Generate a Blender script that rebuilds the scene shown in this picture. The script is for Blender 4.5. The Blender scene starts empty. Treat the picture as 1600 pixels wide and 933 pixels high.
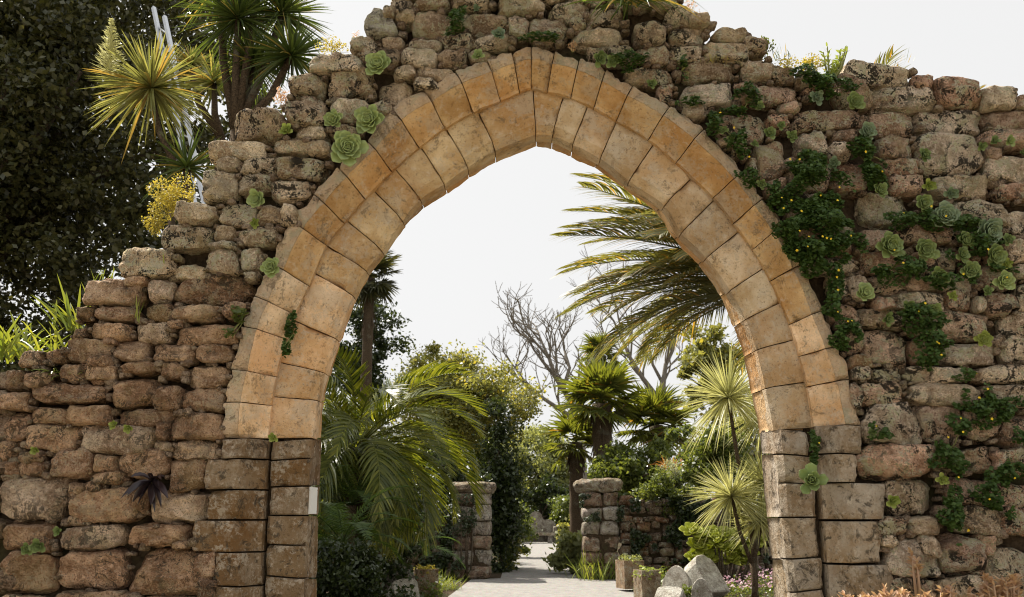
import bpy, math, random
import numpy as np
from mathutils import Vector, Matrix, noise as mnoise

random.seed(11)
RNG = np.random.default_rng(11)
PI = math.pi
SC = bpy.context.scene
COL = SC.collection

# ---------------------------------------------------------------- camera
F_PX, PITCH, EYE = 1422.0, math.radians(13.2), 1.6      # focal length in pixels of the 1600 px wide photograph
cam_d = bpy.data.cameras.new('camera'); cam = bpy.data.objects.new('camera', cam_d); COL.objects.link(cam)
cam_d.sensor_width = 36.0; cam_d.lens = 36.0 * F_PX / 1600.0
cam_d.clip_start = 0.05; cam_d.clip_end = 600
cam.location = (0, 0, EYE); cam.rotation_euler = (PI / 2 + PITCH, 0, 0)
cam_d.dof.use_dof = True; cam_d.dof.focus_distance = 5.2; cam_d.dof.aperture_fstop = 5.0
SC.camera = cam

# ---------------------------------------------------------------- sky, sun, exposure
SUN_EL, SUN_AZ = math.radians(52), math.radians(-44)     # azimuth from +Y towards +X: behind the wall, to the left
world = bpy.data.worlds.new('World'); SC.world = world; world.use_nodes = True
wt = world.node_tree; wt.nodes.clear()
sky_n = wt.nodes.new('ShaderNodeTexSky'); sky_n.sky_type = 'NISHITA'; sky_n.sun_disc = False
sky_n.sun_elevation = SUN_EL; sky_n.sun_rotation = SUN_AZ % (2 * PI); sky_n.dust_density = 4.0
hsv = wt.nodes.new('ShaderNodeHueSaturation'); hsv.inputs['Saturation'].default_value = 0.25
veil = wt.nodes.new('ShaderNodeMix'); veil.data_type = 'RGBA'; veil.inputs['Factor'].default_value = 0.93
veil.inputs['B'].default_value = (4.65, 4.64, 4.62, 1)   # thin white cloud all over the sky
bg = wt.nodes.new('ShaderNodeBackground'); bg.inputs['Strength'].default_value = 0.1
wo = wt.nodes.new('ShaderNodeOutputWorld')
wt.links.new(sky_n.outputs[0], hsv.inputs['Color']); wt.links.new(hsv.outputs[0], veil.inputs['A'])
wt.links.new(veil.outputs['Result'], bg.inputs['Color']); wt.links.new(bg.outputs[0], wo.inputs[0])
sun_d = bpy.data.lights.new('sun', 'SUN'); sun = bpy.data.objects.new('sun', sun_d); COL.objects.link(sun)
sun_d.energy = 4.3; sun_d.angle = math.radians(0.6); sun_d.color = (1.0, 0.94, 0.84)
SUN_DIR = Vector((math.sin(SUN_AZ) * math.cos(SUN_EL), math.cos(SUN_AZ) * math.cos(SUN_EL), math.sin(SUN_EL)))
sun.rotation_euler = (-SUN_DIR).to_track_quat('-Z', 'Y').to_euler(); sun.location = (-8, 8, 14)
vs = SC.view_settings; vs.view_transform = 'Standard'; vs.look = 'None'; vs.gamma = 1.0; vs.use_curve_mapping = False
vs.exposure = 0.95
SC.cycles.max_bounces = 5; SC.cycles.transparent_max_bounces = 4; SC.cycles.sample_clamp_indirect = 6
SC.cycles.pixel_filter_type = 'BLACKMAN_HARRIS'; SC.cycles.filter_width = 1.0      # crisp, as the photograph is sharpened
SC.cycles.use_denoising = True; SC.cycles.denoising_input_passes = 'RGB_ALBEDO_NORMAL'; SC.cycles.denoising_prefilter = 'ACCURATE'

# ---------------------------------------------------------------- helpers
def P(px, py, Y):
    """the point of the photograph's pixel on the vertical plane y = Y"""
    dx = (px - 800.0) / F_PX; dy = (466.5 - py) / F_PX
    fy = math.cos(PITCH) - dy * math.sin(PITCH); fz = math.sin(PITCH) + dy * math.cos(PITCH)
    return Vector((dx * Y / fy, Y, EYE + fz * Y / fy))
def PZ(px, py, Z=0.0):
    dx = (px - 800.0) / F_PX; dy = (466.5 - py) / F_PX
    fy = math.cos(PITCH) - dy * math.sin(PITCH); fz = math.sin(PITCH) + dy * math.cos(PITCH)
    t = (Z - EYE) / fz
    return Vector((dx * t, fy * t, Z))
def scl(px, py, Y):
    """pixels per metre there"""
    return 10.0 / (P(px + 10, py, Y).x - P(px, py, Y).x)
def link(name, data, parent=None, loc=None):
    o = bpy.data.objects.new(name, data); COL.objects.link(o)
    if parent is not None: o.parent = parent
    if loc is not None: o.location = loc
    return o
def tag(o, label, cat, group=None, kind=None):
    if label: o['label'] = label
    if cat: o['category'] = cat
    if group: o['group'] = group
    if kind: o['kind'] = kind
    return o
def thing(name, label, cat, loc=(0, 0, 0), group=None):
    return tag(link(name, None, None, loc), label, cat, group)
def mesh(name, V, F, mat=None, smooth=True):
    m = bpy.data.meshes.new(name)
    V = np.asarray(V, dtype=np.float32).reshape(-1, 3)
    if isinstance(F, np.ndarray):
        n, k = F.shape
        m.vertices.add(len(V)); m.vertices.foreach_set('co', V.ravel())
        m.loops.add(n * k); m.loops.foreach_set('vertex_index', F.astype(np.int32).ravel())
        m.polygons.add(n); m.polygons.foreach_set('loop_start', np.arange(0, n * k, k, dtype=np.int32))
        m.update(calc_edges=True); m.validate()
    else:
        m.from_pydata([tuple(map(float, v)) for v in V], [], F); m.update()
    if smooth: m.polygons.foreach_set('use_smooth', np.ones(len(m.polygons), dtype=bool))
    if mat is not None: m.materials.append(mat)
    return m
JOINED = ('blades', 'foliage', 'crown', 'leaves', 'leaf_head', 'flower_plume', 'dead_leaf_skirt', 'branches', 'stems', 'flower_head', 'blossom')
def obj(name, V, F, mat, parent=None, loc=None, smooth=True):
    o = link(name, mesh(name, V, F, mat, smooth), parent, loc)
    if name in JOINED: o['kind'] = 'stuff'                 # leaves too many and too small to pick apart
    return o
class MB:
    """collects quads and triangles of several shapes"""
    def __init__(s): s.V = []; s.F = []; s.n = 0
    def add(s, V, F):
        V = np.asarray(V, dtype=float).reshape(-1, 3)
        s.V.append(V); s.F.extend([tuple(int(i) + s.n for i in f) for f in F]); s.n += len(V); return s
    def build(s, name, mat, parent=None, loc=None, smooth=True):
        V = np.concatenate(s.V)
        if loc is not None: V = V - np.array(loc)
        return obj(name, V, s.F, mat, parent, loc, smooth)
def unit(a): return a / np.maximum(np.linalg.norm(a, axis=-1, keepdims=True), 1e-9)
def rnd(a, b, n=None): return RNG.uniform(a, b, n)

def blades(B, D, L, W, droop=0.2, nseg=5, cols=2, up=None, prof='sword', fold=0.35):
    """n curved strap leaves; B base, D direction, L length, W width, droop sag at the tip as a share of L"""
    B = np.asarray(B, float); D = unit(np.asarray(D, float)); n = len(B)
    L = np.broadcast_to(L, n).astype(float); W = np.broadcast_to(W, n).astype(float); droop = np.broadcast_to(droop, n).astype(float)
    s = np.linspace(0, 1, nseg + 1)
    C = B[:, None] + D[:, None] * (L[:, None] * s)[..., None]
    C[..., 2] -= (droop * L)[:, None] * s ** 2
    T = np.repeat(D[:, None], nseg + 1, 1).copy(); T[..., 2] -= 2 * droop[:, None] * s; T = unit(T)
    if up is None: up = np.array([0, 0, 1.0]) + RNG.normal(0, 0.35, (n, 3))
    up = np.broadcast_to(up, (n, 3))
    S = np.cross(T, np.repeat(up[:, None], nseg + 1, 1)); S = unit(S)
    if prof == 'sword': w = np.minimum(1, 0.45 + 2.2 * s) * np.clip(1 - s, 0, 1) ** 0.55
    elif prof == 'lens': w = np.sin(PI * np.clip(s * 0.93 + 0.05, 0, 1)) ** 0.8
    else: w = np.minimum(1, 0.5 + 3 * s) * (1 - s ** 3)
    w = np.maximum(w, 0.02); HW = (W[:, None] * 0.5 * w)[..., None]
    if cols == 2: V = np.stack([C - S * HW, C + S * HW], 2)
    else:
        Nn = np.cross(S, T); V = np.stack([C - S * HW + Nn * HW * fold, C - Nn * HW * fold, C + S * HW + Nn * HW * fold], 2)
    k = cols; base = (np.arange(n) * (nseg + 1) * k)[:, None, None]
    i = np.arange(nseg)[None, :, None] * k; j = np.arange(k - 1)[None, None, :]
    a = base + i + j
    Fq = np.stack([a, a + 1, a + 1 + k, a + k], -1).reshape(-1, 4)
    return V.reshape(-1, 3), Fq
def leaves(Pc, size, aspect=0.55, upb=0.5, fold=0.25, towards=None):
    """n diamond leaves, each a folded quad, at points Pc"""
    Pc = np.asarray(Pc, float); n = len(Pc); size = np.broadcast_to(size, n)
    Nn = RNG.normal(0, 1, (n, 3)); Nn[:, 2] = np.abs(Nn[:, 2]) * (0.4 + upb) + upb; Nn = unit(Nn)
    if towards is not None: Nn = unit(Nn + towards)
    A = unit(np.cross(Nn, RNG.normal(0, 1, (n, 3)))); S = np.cross(Nn, A)
    h = (size * 0.5)[:, None]; w = h * aspect
    V = np.stack([Pc - A * h, Pc + S * w + Nn * w * fold, Pc + A * h, Pc - S * w + Nn * w * fold], 1)
    return V.reshape(-1, 3), np.arange(4 * n).reshape(-1, 4)
def tube(pts, rad, ns=7, cap=True):
    pts = np.asarray(pts, float); n = len(pts); rad = np.broadcast_to(rad, n)
    T = unit(np.gradient(pts, axis=0)); ref = np.array([0.31, 0.17, 0.93]) if abs(T[0][2]) < 0.8 else np.array([1.0, 0.1, 0.05])
    V = []; F = []
    for i in range(n):
        a = np.cross(T[i], ref); a /= max(np.linalg.norm(a), 1e-6); b = np.cross(T[i], a)
        for k in range(ns):
            t = 2 * PI * k / ns; V.append(pts[i] + (a * math.cos(t) + b * math.sin(t)) * rad[i])
    for i in range(n - 1):
        for k in range(ns): F.append((i * ns + k, i * ns + (k + 1) % ns, (i + 1) * ns + (k + 1) % ns, (i + 1) * ns + k))
    if cap: F.append(tuple(range(ns))[::-1]); F.append(tuple(range((n - 1) * ns, n * ns)))
    return np.array(V), F
def boxv(x0, y0, z0, x1, y1, z1):
    V = [(x, y, z) for z in (z0, z1) for y in (y0, y1) for x in (x0, x1)]
    return np.array(V, float), [(0, 2, 3, 1), (4, 5, 7, 6), (0, 1, 5, 4), (2, 6, 7, 3), (0, 4, 6, 2), (1, 3, 7, 5)]

# ---------------------------------------------------------------- materials
class T:
    """small node builder"""
    def __init__(s, name):
        s.m = bpy.data.materials.new(name); s.m.use_nodes = True; s.t = s.m.node_tree; s.t.nodes.clear()
        s.out = s.t.nodes.new('ShaderNodeOutputMaterial')
    def n(s, typ, **kw):
        nd = s.t.nodes.new('ShaderNode' + typ)
        for k, v in kw.items():
            if k[0] == '_': setattr(nd, k[1:], v); continue
        return nd
    def put(s, sock, v):
        if hasattr(v, 'is_linked') or isinstance(v, bpy.types.NodeSocket): s.t.links.new(v, sock)
        else:
            try: sock.default_value = v
            except Exception: sock.default_value = (v[0], v[1], v[2], 1) if len(v) == 3 else v
    def noise(s, vec, scale, detail=5, rough=0.6, dist=0.0):
        nd = s.n('TexNoise'); s.put(nd.inputs['Vector'], vec); nd.inputs['Scale'].default_value = scale
        nd.inputs['Detail'].default_value = detail; nd.inputs['Roughness'].default_value = rough; nd.inputs['Distortion'].default_value = dist
        return nd.outputs['Fac']
    def voro(s, vec, scale, feat='F1', out='Distance'):
        nd = s.n('TexVoronoi'); nd.feature = feat; s.put(nd.inputs['Vector'], vec); nd.inputs['Scale'].default_value = scale
        return nd.outputs[out]
    def ramp(s, v, a, b, lo=0.0, hi=1.0):
        nd = s.n('MapRange'); nd.interpolation_type = 'SMOOTHSTEP'; s.put(nd.inputs['Value'], v)
        for k, x in (('From Min', a), ('From Max', b), ('To Min', lo), ('To Max', hi)): s.put(nd.inputs[k], x)
        return nd.outputs['Result']
    def mix(s, f, a, b, mode='MIX'):
        nd = s.n('Mix'); nd.data_type = 'RGBA'; nd.blend_type = mode
        s.put(nd.inputs['Factor'], f); s.put(nd.inputs['A'], a); s.put(nd.inputs['B'], b)
        return nd.outputs['Result']
    def math(s, op, a, b=0.0):
        nd = s.n('Math'); nd.operation = op; s.put(nd.inputs[0], a); s.put(nd.inputs[1], b); return nd.outputs[0]
    def vadd(s, a, b):
        nd = s.n('VectorMath'); nd.operation = 'ADD'; s.put(nd.inputs[0], a); s.put(nd.inputs[1], b); return nd.outputs[0]
    def bump(s, h, strength=0.5, dist=0.01, normal=None):
        nd = s.n('Bump'); nd.inputs['Strength'].default_value = strength; nd.inputs['Distance'].default_value = dist
        s.put(nd.inputs['Height'], h)
        if normal is not None: s.put(nd.inputs['Normal'], normal)
        return nd.outputs[0]
    def bsdf(s, col, rough=0.9, normal=None, spec=0.25):
        nd = s.n('BsdfPrincipled'); s.put(nd.inputs['Base Color'], col); s.put(nd.inputs['Roughness'], rough)
        nd.inputs['Specular IOR Level'].default_value = spec
        if normal is not None: s.put(nd.inputs['Normal'], normal)
        return nd.outputs[0]
    def done(s, sh): s.t.links.new(sh, s.out.inputs['Surface']); return s.m
def c3(r, g, b): return (r, g, b, 1.0)

def stone_mat(name, lichen=0.55, dark=0.6, moss=0.4, pale=c3(.52, .48, .36)):
    t = T(name); geo = t.n('NewGeometry'); oi = t.n('ObjectInfo')
    off = t.n('VectorMath'); off.operation = 'SCALE'; off.inputs[0].default_value = (31, 17, 23); t.put(off.inputs['Scale'], oi.outputs['Random'])
    pos = geo.outputs['Position']; v = t.vadd(pos, off.outputs[0])
    n1 = t.noise(v, 6, 4, .65); n2 = t.noise(v, 90, 2, .8); n3 = t.noise(v, 30, 4, .78)
    base = oi.outputs['Color']
    c = t.mix(t.ramp(n1, .36, .64), t.mix(1.0, base, c3(.55, .48, .42), 'MULTIPLY'), t.mix(1.0, base, c3(1.25, 1.25, 1.22), 'MULTIPLY'))
    c = t.mix(t.ramp(n3, .52, .62, 0, .55), c, t.mix(1.0, base, c3(1.6, 1.65, 1.7), 'MULTIPLY')); c = t.mix(t.ramp(n3, .44, .34, 0, .6), c, t.mix(1.0, base, c3(.36, .31, .27), 'MULTIPLY'))
    c = t.mix(t.ramp(n2, .46, .37, 0, .7), c, t.mix(1.0, base, c3(.28, .24, .20), 'MULTIPLY')); c = t.mix(t.ramp(n2, .56, .66, 0, .4), c, c3(.62, .54, .43))
    big = t.noise(pos, 1.9, 2, .55)                       # where lichens have settled
    gr = t.math('MULTIPLY', t.math('SUBTRACT', n2, .5), .45)
    lf = t.math('MULTIPLY', t.ramp(t.math('ADD', t.noise(v, 9, 5, .75, .4), gr), .51, .56), t.ramp(big, .38, .56, .3 * lichen, lichen))
    c = t.mix(lf, c, t.mix(t.ramp(n3, .4, .62), pale, c3(.44, .43, .24)))
    mf = t.math('MULTIPLY', t.ramp(t.math('ADD', t.noise(v, 4.3, 4, .65, .4), gr), .53, .62), moss)
    c = t.mix(mf, c, t.mix(n3, c3(.28, .20, .06), c3(.17, .18, .06)))
    df = t.math('MULTIPLY', t.ramp(t.math('ADD', t.noise(v, 12, 5, .8, .6), gr), .52, .56), t.ramp(t.noise(v, 3.3, 2, .5), .40, .54, .10 * dark, dark))
    c = t.mix(df, c, c3(.022, .018, .013))
    h = t.math('ADD', t.math('MULTIPLY', n3, 1.3), t.math('ADD', t.math('MULTIPLY', n2, .6), t.math('MULTIPLY', n1, .7)))
    return t.done(t.bsdf(c, .92, t.bump(h, 1.0, .038), .12))

def ashlar_mat(name, aged=0.0):
    """dressed sandstone; aged = the weathered lower blocks with grey lichen"""
    t = T(name); geo = t.n('NewGeometry'); oi = t.n('ObjectInfo')
    off = t.n('VectorMath'); off.operation = 'SCALE'; off.inputs[0].default_value = (29, 13, 41); t.put(off.inputs['Scale'], oi.outputs['Random'])
    pos = geo.outputs['Position']; v = t.vadd(pos, off.outputs[0]); base = oi.outputs['Color']
    n1 = t.noise(v, 4.5, 4, .62); n2 = t.noise(v, 60, 3, .7); n3 = t.noise(v, 19, 4, .68); n4 = t.noise(pos, 2.2, 4, .6)
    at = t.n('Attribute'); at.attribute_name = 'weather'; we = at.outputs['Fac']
    c = t.mix(t.ramp(n1, .34, .68), t.mix(1.0, base, c3(.78, .66, .50), 'MULTIPLY'), t.mix(1.0, base, c3(1.16, 1.17, 1.18), 'MULTIPLY'))
    c = t.mix(t.ramp(n4, .47, .64, 0, .65), c, t.mix(1.0, base, c3(.78, .58, .38), 'MULTIPLY'))     # iron stain
    c = t.mix(t.ramp(n3, .56, .68, 0, .4), c, c3(.60, .52, .42))
    c = t.mix(t.ramp(n2, .44, .30, 0, .3), c, c3(.17, .10, .05))
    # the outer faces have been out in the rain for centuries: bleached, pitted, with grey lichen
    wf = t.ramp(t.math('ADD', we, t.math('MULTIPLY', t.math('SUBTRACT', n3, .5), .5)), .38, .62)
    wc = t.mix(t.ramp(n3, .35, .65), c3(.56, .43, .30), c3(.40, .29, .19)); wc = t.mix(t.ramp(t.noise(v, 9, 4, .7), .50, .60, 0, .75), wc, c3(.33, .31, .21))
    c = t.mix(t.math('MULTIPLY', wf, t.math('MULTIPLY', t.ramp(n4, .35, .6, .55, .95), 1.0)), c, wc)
    bl = t.ramp(t.math('ADD', t.noise(v, 5.5, 4, .7), t.math('MULTIPLY', t.math('SUBTRACT', n2, .5), .5)), .48, .62, 0, .25 if aged else .42)
    c = t.mix(bl, c, t.mix(n3, c3(.36, .315, .25), c3(.50, .44, .35)))                               # grey bloom of lichen
    c = t.mix(t.ramp(t.math('ADD', t.noise(pos, 7, 5, .78, .5), t.math('MULTIPLY', t.math('SUBTRACT', n2, .5), .4)), .55, .66, 0, .6), c, c3(.13, .095, .055))   # grime
    c = t.mix(t.ramp(t.noise(v, 38, 3, .8), .42, .34, 0, .5), c, t.mix(1.0, base, c3(.34, .28, .22), 'MULTIPLY'))
    wear = t.ramp(t.noise(v, 11, 4, .75, .7), .60, .68, 0, .30 + .2 * aged)
    c = t.mix(wear, c, c3(.16, .11, .07))
    if aged:
        lf = t.math('MULTIPLY', t.ramp(t.math('ADD', t.noise(v, 7.5, 5, .72, .3), t.math('MULTIPLY', t.math('SUBTRACT', n2, .5), .5)), .54, .64), .6)
        c = t.mix(lf, c, t.mix(n3, c3(.46, .38, .30), c3(.34, .31, .24)))
        c = t.mix(t.ramp(t.noise(v, 13, 5, .75, .5), .53, .64, 0, .8), c, c3(.045, .036, .026))
    h = t.math('ADD', t.math('MULTIPLY', n3, 1.0), t.math('MULTIPLY', n2, .55))
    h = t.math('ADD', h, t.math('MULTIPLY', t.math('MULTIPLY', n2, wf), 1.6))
    return t.done(t.bsdf(c, .93, t.bump(h, .8 + .15 * aged, .014), .10))

def leaf_mat(name, a, b, trans=0.35, rough=0.45, spec=0.4, tcol=None, dry=None, dryf=0.08):
    t = T(name); geo = t.n('NewGeometry'); oi = t.n('ObjectInfo')
    r = geo.outputs['Random Per Island']
    c = t.mix(r, c3(*a), c3(*b))
    if dry: c = t.mix(t.ramp(t.math('FRACT', t.math('MULTIPLY', r, 7.31)), 1 - dryf, 1 - dryf * .5), c, c3(*dry))
    c = t.mix(t.ramp(oi.outputs['Random'], 0, 1, 0, .35), c, t.mix(1.0, c, c3(.7, .75, .6), 'MULTIPLY'))
    n = t.noise(geo.outputs['Position'], 14, 3, .6)
    c = t.mix(t.ramp(n, .35, .7, 0, .35), c, t.mix(1.0, c, c3(1.35, 1.3, .9), 'MULTIPLY'))
    p = t.bsdf(c, rough, None, spec)
    if trans <= 0: return t.done(p)
    tr = t.n('BsdfTranslucent'); t.put(tr.inputs['Color'], t.mix(1.0, c, c3(*(tcol or (1.9, 1.75, .75))), 'MULTIPLY'))
    ms = t.n('MixShader'); ms.inputs[0].default_value = trans; t.t.links.new(p, ms.inputs[1]); t.t.links.new(tr.outputs[0], ms.inputs[2])
    return t.done(ms.outputs[0])
def bark_mat(name, a, b, scale=30):
    t = T(name); tc = t.n('NewGeometry'); n = t.noise(tc.outputs['Position'], scale, 6, .7); m = t.noise(tc.outputs['Position'], 4, 4, .6)
    c = t.mix(t.ramp(n, .3, .7), c3(*a), c3(*b)); c = t.mix(t.ramp(m, .55, .7, 0, .5), c, c3(.20, .20, .15))
    return t.done(t.bsdf(c, .95, t.bump(n, .8, .02), .1))
def plain_mat(name, col, rough=.7, var=.25, scale=12, metal=0.0, bumpd=.004):
    t = T(name); g = t.n('NewGeometry'); n = t.noise(g.outputs['Position'], scale, 6, .65)
    c = t.mix(t.ramp(n, .3, .7), c3(*[x * (1 - var) for x in col]), c3(*[x * (1 + var) for x in col]))
    sh = t.bsdf(c, rough, t.bump(n, .4, bumpd))
    if metal: sh.node.inputs['Metallic'].default_value = metal
    return t.done(sh)

M = {}
M['rubble'] = stone_mat('rubble_stone', lichen=.85, dark=.95, moss=.35, pale=c3(.60, .56, .43))
M['lowrubble'] = stone_mat('rubble_stone_browner', lichen=.3, dark=.75, moss=.25)
M['ashlar'] = ashlar_mat('dressed_sandstone'); M['aged'] = ashlar_mat('weathered_sandstone', 1.0)
M['pier'] = stone_mat('pier_stone', lichen=.9, dark=.8, moss=.4, pale=c3(.62, .58, .54))
M['bankstone'] = stone_mat('pale_carved_stone', lichen=.5, dark=.2, moss=.08, pale=c3(.74, .71, .64))
def mortar():
    t = T('earthy_mortar'); g = t.n('NewGeometry'); p = g.outputs['Position']; n = t.noise(p, 24, 7, .7); m = t.noise(p, 3, 4, .6)
    c = t.mix(t.ramp(n, .3, .7), c3(.035, .025, .017), c3(.115, .082, .053)); c = t.mix(t.ramp(m, .5, .68, 0, .7), c, c3(.06, .065, .028))
    return t.done(t.bsdf(c, .97, t.bump(n, 1.0, .03), .05))
M['mortar'] = mortar()

# ================================================================ GROUND, PATH
WALL_Y = 5.0
def ground_mat():
    t = T('soil_and_leaf_litter'); g = t.n('NewGeometry'); p = g.outputs['Position']; n = t.noise(p, 9, 8, .7); m = t.noise(p, .8, 4, .6)
    c = t.mix(t.ramp(n, .3, .7), c3(.035, .026, .018), c3(.11, .08, .05)); c = t.mix(t.ramp(m, .48, .6, 0, .75), c, c3(.05, .065, .025))
    return t.done(t.bsdf(c, .97, t.bump(n, .9, .05), .05))
def gravel_mat(name, col):
    t = T(name); g = t.n('NewGeometry'); p = g.outputs['Position']; n = t.noise(p, 5, 7, .7); k = t.voro(p, 60, 'F1', 'Color'); d = t.voro(p, 60)
    c = t.mix(t.ramp(n, .3, .7), c3(*[x * .8 for x in col]), c3(*[x * 1.15 for x in col])); c = t.mix(.35, c, t.mix(1.0, c, k, 'MULTIPLY'))
    return t.done(t.bsdf(c, .95, t.bump(d, .6, .01), .1))
M['soil'] = ground_mat(); M['gravel'] = gravel_mat('pale_gravel', (.36, .34, .315)); M['sand'] = gravel_mat('bounce_gravel', (.40, .34, .235))
def sheet(name, pts, z, mat):
    return tag(obj(name, [(x, y, z) for x, y in pts], [tuple(range(len(pts)))], mat, smooth=False), None, None, None, 'structure')
sheet('ground', [(-260, -120), (260, -120), (260, 420), (-260, 420)], 0, M['soil'])
sheet('bounce_ground', [(-14, -16), (14, -16), (14, 5.6), (-14, 5.6)], .004, M['sand'])  # unseen pale ground, added to bounce warm sunlight onto the shaded wall
gl, gr_ = PZ(736, 906), PZ(968, 906)
n1, n2 = PZ(700, 933), PZ(1012, 933)
f1, f2 = PZ(813, 849), PZ(862, 849)
g1, g2 = PZ(782, 904), PZ(905, 904)
sheet('path', [(-1.1, 5.6), (1.6, 5.6), (n2.x, n2.y), (gr_.x, gr_.y), (g2.x, g2.y), (f2.x + .4, f2.y), (f2.x + .4, f2.y + 6), (f1.x - .4, f1.y + 6), (f1.x - .4, f1.y), (g1.x, g1.y), (gl.x, gl.y), (n1.x, n1.y)], .008, M['gravel'])

# ================================================================ THE RUINED WALL
wall = thing('garden_wall', 'ruined rubble stone wall with a pointed sandstone archway, plants growing on it', 'wall', (0, WALL_Y, 0)); wall['kind'] = 'thing'
def wparent(o):
    o.parent = wall; o.location = o.location - wall.location; return o

_cs = {}
def cubesphere(r):
    if r in _cs: return _cs[r]
    idx = {}; V = []; F = []
    def vid(a):
        k = tuple(np.round(a, 5))
        if k not in idx: idx[k] = len(V); V.append(a)
        return idx[k]
    g = np.tan(np.linspace(-PI / 4, PI / 4, r + 1) * .96) / math.tan(PI / 4 * .96)
    for ax in range(3):
        for sg in (-1, 1):
            for i in range(r):
                for j in range(r):
                    q = []
                    for a, b in ((i, j), (i + 1, j), (i + 1, j + 1), (i, j + 1)):
                        v = np.zeros(3); v[ax] = sg; v[(ax + 1) % 3] = g[a]; v[(ax + 2) % 3] = g[b]; q.append(vid(v))
                    F.append(tuple(q if sg > 0 else q[::-1]))
    _cs[r] = (np.array(V), np.array(F)); return _cs[r]
def nz(Vv, sc, seed, octv=3):
    off = Vector((seed * 3.17, seed * 1.71, seed * 2.39)); out = np.empty(len(Vv))
    for i, v in enumerate(Vv): out[i] = mnoise.fractal((Vector(v) * sc) + off, 0.7, 2.1, octv)
    return out
def stone_shape(w, h, d, seed, p=4.5, rough=1.0, res=11, chips=5, tri=None):
    r = random.Random(seed)
    C, F = cubesphere(res)
    bq = r.uniform(4.5, 8)                                   # the face is flatter than the outline is square
    m = (np.abs(C[:, 0]) ** p + np.abs(C[:, 2]) ** p) ** (1 / p)
    q = C / ((m ** bq + np.abs(C[:, 1]) ** bq) ** (1 / bq))[:, None]
    tx, tz, sh = r.uniform(-.13, .13), r.uniform(-.10, .10), r.uniform(-.12, .12)
    x = q[:, 0] * (1 + tx * q[:, 2]); z = q[:, 2] * (1 + tz * q[:, 0]) + sh * q[:, 0] * min(1, h / w)
    th = np.arctan2(q[:, 2], q[:, 0]); md = np.ones(len(q))
    for kk in (2, 3, 4, 5, 7): md += r.uniform(-.035, .035) * np.cos(kk * th + r.uniform(0, 6.28))
    x, z = x * md, z * md
    if tri: x = x * (1 - tri * (q[:, 2] + 1) * .5)
    V = np.stack([x * w / 2, q[:, 1] * d / 2, z * h / 2], 1)
    mn = min(w, h); fd = min(d, mn * 1.2)
    for _ in range(chips + 3):                              # broken faces: clip by planes
        nrm = np.array([r.uniform(-1, 1), r.uniform(-1.6, -.25), r.uniform(-1, 1)]); nrm /= np.linalg.norm(nrm)
        pt = np.array([r.uniform(-.5, .5) * w, -d / 2 + r.uniform(.0, .10) * fd, r.uniform(-.5, .5) * h]) * np.array([.8, 1, .8])
        if abs(nrm[1]) < .7: pt[0] = np.sign(nrm[0]) * w * r.uniform(.36, .47); pt[2] = np.sign(nrm[2]) * h * r.uniform(.34, .46)
        dd = (V - pt) @ nrm; dd = np.minimum(np.maximum(dd, 0), .15 * mn)
        V = V - nrm * (dd * .9)[:, None]
    dirn = unit(V / np.array([w, d, h]))
    V = V + dirn * (nz(V, 2.0 / mn ** .6, seed, 2) * mn * .045 * rough)[:, None]
    V = V + dirn * (nz(V, 22, seed + 5, 4) * .010 * rough)[:, None]
    return V, F
TINTS = {'L': [(.54, .35, .22), (.48, .305, .19), (.40, .255, .16), (.60, .415, .275), (.52, .34, .225), (.37, .235, .15), (.60, .45, .325)],
         'U': [(.64, .515, .36), (.70, .58, .43), (.58, .45, .30), (.52, .395, .27), (.68, .54, .39), (.47, .355, .245)],
         'R': [(.63, .45, .33), (.57, .39, .285), (.67, .53, .39), (.61, .395, .28), (.50, .35, .25), (.70, .57, .445), (.58, .47, .34)]}
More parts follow.
